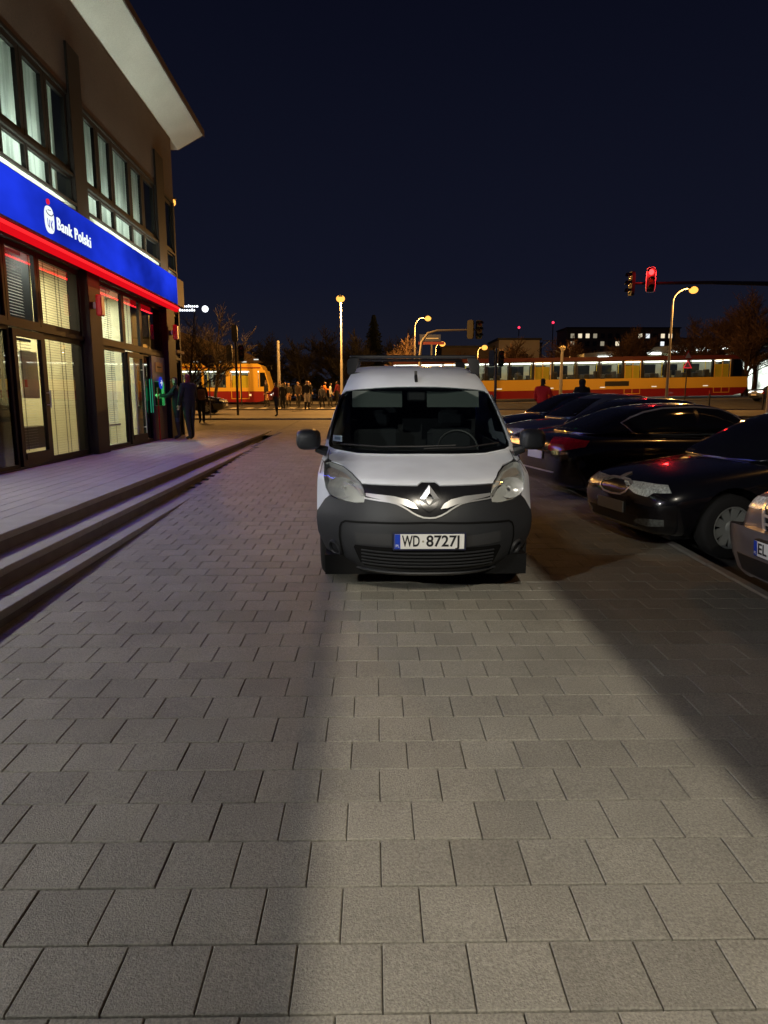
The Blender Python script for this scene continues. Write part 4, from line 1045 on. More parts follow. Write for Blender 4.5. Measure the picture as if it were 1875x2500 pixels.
# -- black saloon, nose out towards the square
GY = lambda y: gz(y, -.11)
L = 4.83; th_ = TH; f_ = Vector((math.sin(th_), -math.cos(th_), 0))
nose = Vector((2.56, 7.22, GY(7.3)))
c1, dec, pj, bv = make_car('parked_car', tuple(nose), th_, BLACKP, sedan_stations(L), sedan_house(L), (.82, 3.64), .325, 'black saloon with chrome edged grille parked nose out beside the white van', spokes=9)
car_details(dec, c1, L)
lampL = [(.02, .735), (.30, .735), (.52, .725), (.46, .67), (.34, .625), (.20, .61), (.14, .655), (-.03, .665)]
lampL = [(-x, z) for x, z in lampL]
front_face(dec, c1, [(-.30, .70), (-.18, .728), (0, .735), (.18, .728), (.30, .70), (.26, .62), (.17, .585), (0, .575), (-.17, .585), (-.26, .62)], lampL, [(-.02, .40), (-.02, .335), (-.18, .315), (-.34, .33), (-.30, .375), (-.2, .395)])
number_plate(dec, c1, 'front', .46, False, m=mat('dim_plate', (.22, .22, .20), rough=.5))
dec('grille_badge', 'front', [(.04*math.cos(a), .755+.035*math.sin(a)) for a in [2*math.pi*k/12 for k in range(12)]], CH, .012, .05)
dec('side_repeater', 'left', strip([(.52, .60), (.58, .605)], .02), CH, .006, .04)

# -- dark saloon, tail out
L2 = 4.79; th2 = TH + math.pi
tail = Vector((2.42, 10.15, GY(10.1)))
f2 = Vector((math.sin(th2), -math.cos(th2), 0)); org = tail + f2*L2
c2, dec, pj, bv = make_car('parked_car', tuple(org), th2, BLACKP, sedan_stations(L2), sedan_house(L2, 1.45), (.95, 3.77), .325, 'black saloon parked tail out showing its red tail lamp behind the first black saloon')
car_details(dec, c2, L2)
for sg in (1, -1):
    d = Vector((-.62*sg, -.78, 0)); 
    T = [(-.16, .965), (.10, .97), (.42, .93), (.40, .85), (.18, .80), (-.05, .765), (-.16, .80)]
    T2 = T if sg < 0 else [(-x, z) for x, z in reversed(T)]
    T2 = [(-x, z) for x, z in T2][::-1]
    tl = dec('tail_lamp', d, T2, TAIL, .006, .03)
    dec('tail_lamp_chrome', d, [(x*.55+(-.02 if sg < 0 else .02), .73+(z-.76)*.25) for x, z in T2], mat('tail_lamp_facets', (.5, .45, .4), rough=.15, metal=1, fine=.7, fscale=45), .008, .03, tl)
number_plate(dec, c2, 'rear', .70, False)
dec('bumper_strip', 'rear', strip([(-.6, .48), (0, .48), (.6, .48)], .02), CH, .008, .06)

# -- next cars up the row
cars = [
    ((2.66, 12.85), NAVY, 'front', 'dark blue saloon parked nose out with a bright white headlight, third from the camera', 1.47, False),
    ((2.95, 15.6), GREYB, 'front', 'blue grey car parked nose out right behind the van mirror', 1.50, True),
    ((3.05, 18.3), NAVY, 'front', 'dark car parked beyond the blue grey one at the far end of the row', 1.49, False),
]
for (x, y), pt, fc, lab, top, hat in cars:
    Lc = 4.25 if hat else 4.6
    c, dec, pj, bv = make_car('parked_car', (x, y, GY(y)), TH, pt, sedan_stations(Lc), sedan_house(Lc, top), (.9, Lc-1.05), .315, lab)
    car_details(dec, c, Lc, chrome=False)
    front_face(dec, c, [(-.34, .70), (.34, .70), (.28, .60), (-.28, .60)], lampL, None)
    number_plate(dec, c, 'front', .47, False)

# -- grey SUV at the right edge
suv_st = [(0.0, .42, .48, .55, .60, .70, .56, .80), (.05, .28, .68, .56, .76, .80, .70, .90), (.22, .24, .80, .58, .875, .88, .80, .985), (.6, .23, .85, .60, .915, .93, .85, 1.05), (1.1, .23, .87, .62, .92, .98, .87, 1.09),
          (1.4, .23, .875, .63, .92, 1.02, .875, 1.11), (2.2, .23, .88, .65, .925, 1.05, .88, 1.12), (3.3, .23, .88, .66, .92, 1.08, .87, 1.14), (3.95, .25, .86, .68, .91, 1.09, .85, 1.15), (4.3, .30, .80, .70, .86, 1.08, .79, 1.14), (4.45, .42, .66, .70, .72, .98, .66, 1.02)]
suv_gh = [(1.15, 1.06, .76, 1.085, .62), (1.45, 1.07, .80, 1.25, .64), (2.0, 1.09, .82, 1.60, .62), (2.5, 1.10, .83, 1.66, .62), (3.3, 1.12, .82, 1.64, .61), (3.9, 1.13, .79, 1.56, .58), (4.3, 1.14, .74, 1.18, .55)]
SUVP = paint('grey_metallic_paint', (.20, .185, .205), metal=.45, rough=.3)
c5, dec, pj, bv = make_car('parked_suv', (2.98, 4.66, GY(4.66)), R(-88), SUVP, suv_st, suv_gh, (.95, 3.62), .345, 'grey SUV with a slatted chrome grille parked at the near end of the row', 'car')
dec('windscreen', 'front', [(-.56, 1.55), (.56, 1.55), (.70, 1.13), (.40, 1.11), (-.40, 1.11), (-.70, 1.13)], CARGLASS, .004, .06)
for sd in ('left', 'right'):
    dec('front_window', sd, [(1.62, 1.17), (2.05, 1.46), (2.55, 1.53), (2.58, 1.17)], CARGLASS, .003, .06); dec('rear_side_window', sd, [(2.64, 1.17), (2.62, 1.53), (3.4, 1.50), (3.75, 1.32), (3.6, 1.19)], CARGLASS, .003, .06)
GP = [(-.36, .93), (.36, .93), (.43, .86), (.36, .66), (.28, .61), (-.28, .61), (-.36, .66), (-.43, .86)]
g = dec('grille', 'front', GP, VG, .004, .04)
dec('grille_frame', 'front', strip(GP+[GP[0]], .034), CH, .012, .04, g, .012)
for z in (.70, .76, .82, .88): dec('grille_bar', 'front', strip([(-.38, z), (-.15, z-.008), (.15, z-.008), (.38, z)], .020), CH, .014, .06, g, .012)
el = [(.075*math.cos(a), .80+.040*math.sin(a)) for a in [2*math.pi*k/20 for k in range(20)]]
bdg = dec('badge', 'front', strip(el+[el[0]], .012), M['chrome'], .028, .03, g, .014)
dec('badge_letter', 'front', strip([(-.035, .775), (-.02, .825)], .012), M['chrome'], .028, .03, bdg, .014)
dec('badge_letter', 'front', strip([(.02, .775), (.035, .825)], .012), M['chrome'], .028, .03, bdg, .014)
dec('badge_letter', 'front', strip([(-.03, .797), (0, .803), (.03, .797)], .012), M['chrome'], .029, .03, bdg, .014)
for v in ('left', 'right'):
    d = Vector((.72, .69, 0)) if v == 'left' else Vector((-.72, .69, 0)); Pp = [(-.02, .86), (-.40, .90), (-.46, .87), (-.30, .79), (-.02, .77)]
    dec('headlight', d, Pp if v == 'left' else [(-x, z) for x, z in reversed(Pp)], LENS, .006, .04)
dec('bumper', 'front', [(-.80, .63), (-.5, .655), (.5, .655), (.80, .63), (.78, .36), (.5, .33), (-.5, .33), (-.78, .36)], SUVP, .10, .06, None, .13)
p0 = pj('front', .10)(0, .54)[0]; sp = empty('number_plate'); sp.parent = c5; sp.location = (0, p0.y-.035, .54); sp.rotation_euler = (R(4), 0, 0)
B().box(-.265, .265, .004, .05, -.066, .066, ch=.004).build('plate_holder', M['black'], sp)
B().box(-.26, .26, -.001, .003, -.057, .057, ch=.001).build('plate', M['white'], sp)
B().box(-.2595, -.218, -.002, .0, -.0565, .0565).build('plate_band', M['plateblue'], sp)
plate_text(sp, 'EL', -.205, 0, -.0025, .080, .105); plate_text(sp, '85', -.070, 0, -.0025, .080, .11)
me = text_mesh('PL', .030, .0005); letters(me, 'country_letter', M['white'], sp, (-.239, -.003, -.034), (R(90), 0, 0))
dec('lower_intake', 'front', [(-.55, .45), (.55, .45), (.50, .35), (-.50, .35)], M['black'], .104, .05)

# ================================================================== TRAMS
YEL = mat('tram_yellow', (.80, .50, .06), rough=.35, coat=.3); TRED = mat('tram_red', (.26, .010, .012), rough=.4, coat=.3)
SEATC = mat('tram_seat', (.05, .05, .06), rough=.8); POLEC = mat('grab_pole_yellow', (.75, .60, .05), rough=.4); DGL = mat('flat_dark_glass', (.02, .022, .028), rough=.1)
TDK = mat('tram_dark_roof', (.09, .012, .012), rough=.6)
def tram(name, loc, roty, length, label, nose, wz, yz, rz, top, bays, strip_red=None, glow=1.0, skinm=None, doors=()):
    """local x along the line, near side at y = 0, z = 0 on the rail; bays: (x0, x1, kind)"""
    t = empty(name, loc, (0, roty, 0)); tag(t, label, 'tram')
    Wd = 2.4
    B().prism([(0, .14), (length, .14), (length+nose*.55, rz[1]*.9), (length+nose, yz[0]), (length+nose, rz[1]+.002), (0, rz[1]+.002)] if False else [(0, .14), (length-.1, .14), (length+nose*.7, .30), (length+nose, rz[1]), (0, rz[1])], 'y', 0, Wd).build('skirt', TRED, t)
    B().prism([(0, rz[1]+.002), (length+nose, rz[1]+.002), (length+nose*.95, yz[1]), (0, yz[1])], 'y', -.004, Wd).build('lower_panel', YEL, t)
    B().prism([(0, wz[1]), (length+nose*.42, wz[1]), (length+nose*.25, top-.12), (length-.1, top), (0, top)], 'y', .03, Wd-.03).build('roof', skinm or TDK, t)
    B().box(.1, length-.1, Wd-.06, Wd-.03, yz[1]+.002, wz[1]-.002).build('far_side', mat('tram_inner_wall', (.45, .47, .42), rough=.7), t)
    for k_ in range(int(length/1.9)):
        B().box(.4+k_*1.9, 1.8+k_*1.9, Wd-.075, Wd-.062, yz[1]+.25, wz[1]-.25).build('far_window', DGL, t)
    B().box(.1, length-.1, .5, .62, wz[1]-.10, wz[1]-.06).build('ceiling_light', emitmat('tram_ceiling_light', (1, 1, .88), 4.8*glow), t)
    B().box(.1, length-.1, Wd-.62, Wd-.5, wz[1]-.10, wz[1]-.06).build('ceiling_light', emitmat('tram_ceiling_light', (1, 1, .88), 4.8*glow), t)
    B().box(.1, length-.1, .1, Wd-.1, wz[1]-.05, wz[1]-.02).build('ceiling', mat('tram_ceiling', (.7, .7, .66), rough=.6), t)
    rt_ = random.Random(int(length*7))
    seat_me = B().box(-.22, .22, -.2, .2, yz[1]-.35, yz[1]+.42, ch=.05).mesh('seat', [SEATC]); pole_me = B().tube([(0, 0, .5), (0, 0, wz[1]-.06)], .028, 6).mesh('grab_pole', POLEC)
    for k_ in range(int(length/.92)):
        for y_ in (.42, 1.75):
            if rt_.random() < .8: link('seat', seat_me, None, t, (.5+k_*.92+rt_.uniform(-.1, .1), y_, rt_.choice((0, 0, .22))))
        if k_ % 2 == 0: link('grab_pole', pole_me, None, t, (.6+k_*.92, .95, 0))
    for (a, b, kd) in bays:
        if kd == 'post':
            B().box(a, b, 0, .10, yz[1]+.002, wz[1]-.002).build('pillar', skinm or M['black'], t); continue
        z0 = yz[1] if kd == 'win' else .38
        w = B(); w.box(a, a+.05, -.002, .06, z0+.003, wz[1]-.003); w.box(b-.05, b, -.002, .06, z0+.003, wz[1]-.003); w.box(a+.05, b-.05, -.002, .06, wz[1]-.07, wz[1]-.003); w.box(a+.05, b-.05, -.002, .06, z0+.003, z0+.05)
        if kd == 'win':
            o = w.build('window', M['black'], t)
            B().box(a+.05, b-.05, .03, .034, z0+.05, wz[1]-.07).build('pane', M['glassw'], o)
        else:
            o = w.build('door', YEL, t)
            mm = M['glassw']
            B().box(a+.06, b-.06, .20, .22, .4, wz[1]-.4).build('door_panel', mat('door_yellow', (.75, .62, .05), rough=.5, emit=(.75, .62, .05), strength=.0), o)
            B().box(a+.05, (a+b)/2-.03, .03, .034, max(z0, yz[1]-.6)+.05, wz[1]-.07).build('door_pane', mm, o); B().box((a+b)/2+.03, b-.05, .03, .034, max(z0, yz[1]-.6)+.05, wz[1]-.07).build('door_pane', mm, o)
            B().box((a+b)/2-.03, (a+b)/2+.03, -.002, .06, z0+.05, wz[1]-.07).build('door_post', YEL, o)
    return t
bays = []; x = .3
k = 0
while x < 28.2:
    if k % 4 == 2: bays.append((x, x+1.35, 'door')); x += 1.39
    else: bays.append((x, x+1.75, 'win')); x += 1.79
    bays.append((x, x+.14, 'post')); x += .18; k += 1
LR = x
t2 = tram('tram', (31.0-LR-1.2, 56.9, gz2(2, 56.9)-.02), -math.atan(.0165), LR, 'yellow and red tram with lit windows passing behind the parked cars', 1.3, (1.67, 3.12), (.80, 1.67), (.14, .80), 3.45, bays)
B().box(LR+.05, LR+.75, .04, .08, 1.75, 3.05).build('cab_window', M['glassd'], t2)
B().prism([(LR, 1.672), (LR+1.2, 1.672), (LR+.55, 3.118), (LR, 3.118)], 'y', .10, 2.3).build('cab', M['black'], t2)
for i_ in range(1, 7): B().box(i_*4.3, i_*4.3+.42, -.012, -.0045, .93, 1.0).build('side_marker', emitmat('tram_marker', (1, .85, .6), .9), t2)
B().box(17.6, 19.6, -.014, -.0045, 1.05, 1.45).build('vent_grille', M['black'], t2)
pg = B(); pg.tube([(13.0, 1.2, 3.44), (12.2, 1.2, 4.1), (13.2, 1.2, 4.9)], .03, 5); pg.tube([(12.6, 1.2, 4.9), (13.8, 1.2, 4.9)], .03, 5); pga = pg.build('pantograph', M['darkmetal'], t2); tag(pga, kind='stuff')

bays = [(0.2, 1.9, 'win'), (1.92, 2.1, 'post'), (2.12, 3.8, 'win'), (3.82, 4.0, 'post'), (4.02, 5.7, 'win'), (5.72, 5.9, 'post'), (5.92, 7.6, 'win'), (7.62, 7.8, 'post'), (7.82, 9.5, 'win'), (9.52, 9.7, 'post'), (9.72, 11.4, 'win'), (11.42, 11.75, 'post'), (11.8, 13.2, 'door'), (13.22, 13.9, 'post')]
t1 = tram('tram', (-8.05-14.9, 53.5, gz(53.5, -.02)), 0, 13.95, 'yellow tram with a red stripe and lit windows stopped beyond the left crowd', .9, (1.25, 2.58), (.97, 1.25), (.14, .97), 3.08, bays, glow=1.5, skinm=YEL)
B().box(.2, 14.1, -.006, .026, 2.72, 2.80).build('red_stripe', TRED, t1)
B().prism([(13.95, 1.252), (14.82, 1.252), (14.45, 2.578), (13.95, 2.578)], 'y', .01, 2.39).build('cab', YEL, t1)
B().prism([(14.05, 1.33), (14.70, 1.33), (14.42, 2.40), (14.05, 2.40)], 'y', .0, .009).build('cab_window', CARGLASS, t1)
for y_ in (.35, 2.05): B().lathe([(.001, 0), (.10, 0), (.09, .03), (.001, .04)], 'x', (14.82, y_, .75), 12).build('headlight', emitmat('tram_headlight', (1, .9, .7), 3.0), t1)
B().box(13.2, 13.35, -.02, -.005, .62, .76).build('indicator', emitmat('tram_indicator', (1, .55, .2), 1.6), t1)
pr = B(); pr.tube([(14.5, .1, 2.9), (15.0, -.25, 2.9), (15.02, -.25, 2.6)], .03, 6); pr.build('cab_mirror', M['black'], t1)

# ================================================================== STREET LAMPS AND SIGNALS
SOD = emitmat('sodium_lens', (1.0, .43, .075), 1.9)
def lamp(base, h, arm, power, label, r=.10, zb=None, col=SODIUM, lens=1.4):
    x, y = base; z0 = gz(y) if zb is None else zb
    o = empty('street_lamp', (x, y, z0)); tag(o, label, 'street lamp', 'sodium street lamps')
    B().tube([(0, 0, 0), (0, 0, h*.45), (0, 0, h*.451), (0, 0, h-.9)], [r, r*.85, r*.66, r*.5], 10).build('pole', mat('lamp_pole', (.40, .38, .34), rough=.55), o, smooth=True)
    ax, ay = arm; n = 7
    B().tube([(ax*(1-math.cos(k*math.pi/2/n)), ay*(1-math.cos(k*math.pi/2/n)), h-.9+.9*math.sin(k*math.pi/2/n)) for k in range(n+1)], r*.45, 8).build('arm', mat('lamp_pole'), o, smooth=True)
    d = Vector((ax, ay, 0)); d = d.normalized() if d.length > 1e-3 else Vector((0, -1, 0)); u = Vector((-d.y, d.x, 0)); c = Vector((ax, ay, h))
    hd = B(); rings = []
    for t, w, zt, zb_ in ((-.12, .07, .05, -.04), (.1, .13, .085, -.05), (.45, .16, .07, -.045), (.62, .07, .03, -.03)):
        rings.append([c+d*t+u*w+Vector((0, 0, zb_)), c+d*t+u*w*.6+Vector((0, 0, zt)), c+d*t-u*w*.6+Vector((0, 0, zt)), c+d*t-u*w+Vector((0, 0, zb_))])
    hd.add([p for r_ in rings for p in r_], [(i*4+k, i*4+(k+1) % 4, (i+1)*4+(k+1) % 4, (i+1)*4+k) for i in range(3) for k in range(4)]+[(0, 1, 2, 3), (12, 13, 14, 15)])
    hh = hd.build('lamp_head', M['darkmetal'], o)
    ls = B(); cc = c+d*.28+Vector((0, 0, -.12)); ls.sphere(tuple(cc), .20*lens, 14, sc=(1.0, 1.0, .8)); ls.build('lens', SOD, hh, smooth=True)
    light('lamp_light', 'POINT', tuple(cc+Vector((0, 0, -.36*lens))), col, power, o, radius=.14)
    return o
def at_px(x, y, Y):
    """where the line of sight through a photo pixel meets the depth Y (used only to read heights off the photo)"""
    return ((x-915)/1650*Y, Y, 1.64+(970-y)/1650*Y)
lamp((-2.21, 46.0), 7.0, (0.02, -.7), 4200, 'tall sodium street lamp standing above the crowd left of the van roof')
lamp((3.45, 60.0), 7.15, (.85, 0), 2200, 'sodium street lamp with short arm above the van roof')
lamp((7.9, 90.0), 7.25, (.6, 0), 1500, 'small distant sodium lamp left of the far traffic lights', lens=2.0)
lamp((13.4, 90.0), 6.8, (.6, 0), 1500, 'small distant sodium lamp right of the far traffic lights', lens=2.0)
lamp((23.6, 90.0), 6.75, (.6, 0), 1500, 'small distant sodium lamp between the two lit tram sections', lens=2.0)
lamp((19.25, 45.0), 7.6, (1.0, 0), 2400, 'sodium street lamp with curved arm right of the red traffic light')
lamp((-10.6, 34.0), 10.0, (.8, -.3), 1700, 'sodium street lamp peeping out behind the bank corner')
lamp((9.5, 8.6), 7.4, (-1.0, 0), 170, 'assumed sodium street lamp behind the parked cars, unseen out of frame')  # lamp added out of frame, assumed from the orange light on the van

HOUS = mat('signal_housing', (.018, .018, .018), rough=.55)
def signal(loc, rz, lit, label, s=1.0, parent=None, border=False):
    o = empty('traffic_light', loc, (0, 0, rz))
    if label: tag(o, label, 'traffic light')
    P_ = cap(0, 0, .20*s, .56*s, 24, 6.0)
    B().prism(P_, 'y', 0, .16*s).build('housing', HOUS, o)
    if border:
        out = cap(0, 0, .235*s, .60*s, 24, 5.0); b = B(); n = len(P_)
        b.add([(x, -.004, z) for x, z in P_]+[(x, -.004, z) for x, z in out]+[(x, .02, z) for x, z in P_]+[(x, .02, z) for x, z in out], [(k, (k+1) % n, n+(k+1) % n, n+k) for k in range(n)]+[(n+k, n+(k+1) % n, 3*n+(k+1) % n, 3*n+k) for k in range(n)])
        b.build('white_border', mat('border_white', (.75, .75, .72), rough=.5), o)
    cols = [emitmat('red_signal', (1.0, .02, .02), 9.0) if lit else mat('red_lens_off', (.14, .01, .01), rough=.2), mat('amber_lens_off', (.10, .05, .005), rough=.2), mat('green_lens_off', (.01, .06, .03), rough=.2)]
    for i in range(3):
        z = (.36-.36*i)*s
        l = B().lathe([(.001, -.03*s), (.08*s, -.022*s), (.13*s, -.004*s), (.13*s, .01)], 'y', (0, 0, z), 16).build('lens', cols[i], o, smooth=True)
        v = B(); n = 12; a0 = [math.pi*k/n*1.0 for k in range(n+1)]
        v.add([(.145*s*math.cos(a), yy, z+.145*s*math.sin(a)) for yy in (0, -.20*s) for a in a0], [(k, k+1, n+2+k, n+1+k) for k in range(n)]); v.build('visor', HOUS, l, recalc=False)
    return o
sg1 = signal((11.74, 29.8, 6.56), R(-6), True, 'red traffic light with white border hanging from the long gantry arm', .88, border=True)
light('red_signal_light', 'POINT', (0, -.35, .30), (1, .02, .02), 55, sg1, radius=.1)
sg2 = signal((10.86, 29.8, 6.40), R(-84), False, 'traffic light seen from its side at the tip of the gantry arm', .88)
ga = empty('signal_gantry', (17.45, 30.05, gz(30))); tag(ga, 'steel mast with a long dark arm carrying the traffic lights', 'gantry')
B().tube([(0, 0, 0), (0, 0, 6.6)], [.14, .10], 10).build('mast', mat('lamp_pole'), ga, smooth=True)
B().tube([(0, 0, 5.80), (-3, 0, 5.85), (-6.7, 0, 5.80)], [.10, .075, .05], 8).build('arm', M['darkmetal'], ga, smooth=True)
# far signals on a bent mast
gb = empty('signal_gantry', (2.95, 45.0, gz(45))); tag(gb, 'bent mast with an arm holding two dark traffic lights above the van roof', 'gantry')
B().tube([(0, 0, 0), (0, 0, 3.4), (.1, 0, 4.2), (.5, 0, 4.75), (1.1, 0, 4.92), (3.9, 0, 5.0)], [.10, .09, .085, .08, .07, .05], 8).build('mast', mat('lamp_pole'), gb, smooth=True)
signal((6.22, 44.9, 5.95), R(150), False, 'dark traffic light at the tip of the bent mast, the one nearer the mast', 1.05); signal((6.78, 44.9, 5.95), R(30), False, 'dark traffic light at the very tip of the bent mast', 1.05)
gc = empty('signal_post', (4.75, 27.0, gz(27))); tag(gc, 'grey signal post rising behind the van roof in front of the tram', 'post')
B().tube([(0, 0, 0), (0, 0, 2.95)], .055, 8).build('post', M['darkmetal'], gc, smooth=True)
signal((4.58, 26.95, gz(27)+2.55), R(160), False, 'dark traffic light on the post behind the van, on its van side', .55); signal((4.95, 26.95, gz(27)+2.55), R(20), False, 'dark traffic light on the post behind the van, on its street side', .55)
# left signals and signs
gd = empty('signal_post', (-6.91, 34.58, gz(34.58))); tag(gd, 'dark signal post in front of the left tram', 'post')
B().tube([(0, 0, 0), (0, 0, 4.3)], .06, 8).build('post', M['darkmetal'], gd, smooth=True)
for i_, (dx, z, rz) in enumerate(((-.28, 3.05, 170), (.28, 3.05, 10), (.0, 4.0, 180))):
    signal((-6.91+dx, 34.5, gz(34.58)+z), R(rz), False, ['dark traffic light on the left side of the post before the left tram', 'dark traffic light on the right side of the post before the left tram', 'topmost dark traffic light on the post before the left tram'][i_], .72)
bsn = empty('road_sign', (-7.73, 32.25, gz(32.25))); tag(bsn, 'round blue road sign with white figure on a thin post', 'sign')
B().tube([(0, 0, 0), (0, 0, 2.95)], .03, 8).build('post', M['steel'], bsn, smooth=True)
ds = B().lathe([(.001, 0), (.30, 0), (.30, .012), (.001, .012)], 'y', (0, -.05, 2.62), 24).build('disc', mat('sign_blue', (.012, .06, .40), rough=.4), bsn)
fg = B(); fg.sphere((0, -.055, 2.76), .045, 8, sc=(1, .1, 1)); fg.box(-.045, .045, -.058, -.051, 2.55, 2.70); fg.box(-.06, -.02, -.0575, -.0515, 2.42, 2.549); fg.box(.02, .06, -.0577, -.0513, 2.42, 2.549)
fo2 = fg.build('pictogram', M['white'], ds); tag(fo2, kind='stuff')
# warning triangles by the tram line
tr = empty('warning_sign', (18.2, 40.0, gz(40))); tag(tr, 'post with a white and a red warning triangle before the right tram', 'sign')
B().tube([(0, 0, 0), (0, 0, 3.35)], .035, 8).build('post', M['darkmetal'], tr, smooth=True)
for z, m1, m2 in ((3.15, mat('tri_white', (.7, .68, .6), rough=.5), M['redplastic']), (2.62, emitmat('tri_red_lit', (1, .03, .05), .7), M['white'])):
    T3 = lambda s: [(.0, z+.30*s), (-.27*s, z-.17*s), (.27*s, z-.17*s)]
    p_ = B().prism(T3(1.0), 'y', -.05, -.035).build('triangle', m2 if z > 3 else m1, tr); B().prism(T3(.70), 'y', -.056, -.051).build('triangle_face', m1 if z > 3 else mat('tri_inner', (.8, .5, .5), rough=.5), p_)
bl = B().tube([(0, 0, 0), (0, 0, 1.15)], .05, 10).mesh('bollard_post', M['darkmetal'], smooth=True)
for i_, (x_, y_) in enumerate(((20.4, 41.5), (23.7, 41.5))):
    b0 = empty('bollard', (x_, y_, gz(y_))); tag(b0, ['red topped post right of the warning triangles', 'red topped post nearest the right edge of the photo'][i_], 'bollard', 'posts along the far kerb')
    link('post', bl, None, b0); B().tube([(0, 0, .95), (0, 0, 1.16)], .056, 10).build('band', M['redplastic'], b0, smooth=True)
# catenary masts of the tram line
for i_, (x_, y_, h_) in enumerate(((-7.0, 50.5, 4.6), (14.2, 52.3, 4.2))):
    cm = empty('catenary_mast', (x_, y_, gz(y_))); tag(cm, ['grey tram line mast beside the nose of the left tram', 'grey tram line mast in front of the right tram'][i_], 'mast')
    B().tube([(0, 0, 0), (0, 0, h_)], [.14, .10], 10).build('mast', M['steel'], cm, smooth=True)
    B().tube([(0, 0, h_-.4), (0, 2.5, h_)], .03, 6).build('bracket', M['darkmetal'], cm)
rl = empty('tram_signal', (-9.5, 49.0, gz(49))); tag(rl, 'small red signal lamp shining above the left tram', 'signal')
B().tube([(0, 0, 0), (0, 0, 4.0)], .05, 8).build('post', M['darkmetal'], rl, smooth=True); B().box(-.12, .12, -.06, .06, 3.95, 4.25, ch=.03).build('housing', HOUS, rl)
B().lathe([(.001, -.02), (.09, -.01), (.10, .01)], 'y', (0, -.07, 4.08), 12).build('lens', emitmat('red_signal', (1, .02, .02), 9), rl)
# overhead direction board
ob = empty('direction_board', (5.4, 70.0, gz(62))); tag(ob, 'blue and red direction board on a post above the van roof', 'sign')
B().tube([(.35, 0, 0), (.35, 0, 6.0)], .10, 8).build('post', M['steel'], ob, smooth=True)
B().box(-.9, 1.25, -.15, -.05, 5.85, 6.55, ch=.02).build('board', mat('board_blue', (.03, .06, .22), rough=.5), ob); B().box(-.6, 1.0, -.165, -.152, 6.10, 6.20).build('board_print', M['white'], ob)
B().box(-1.0, 1.6, -.14, -.06, 5.55, 5.82).build('red_board', mat('board_red', (.30, .02, .05), rough=.5), ob)

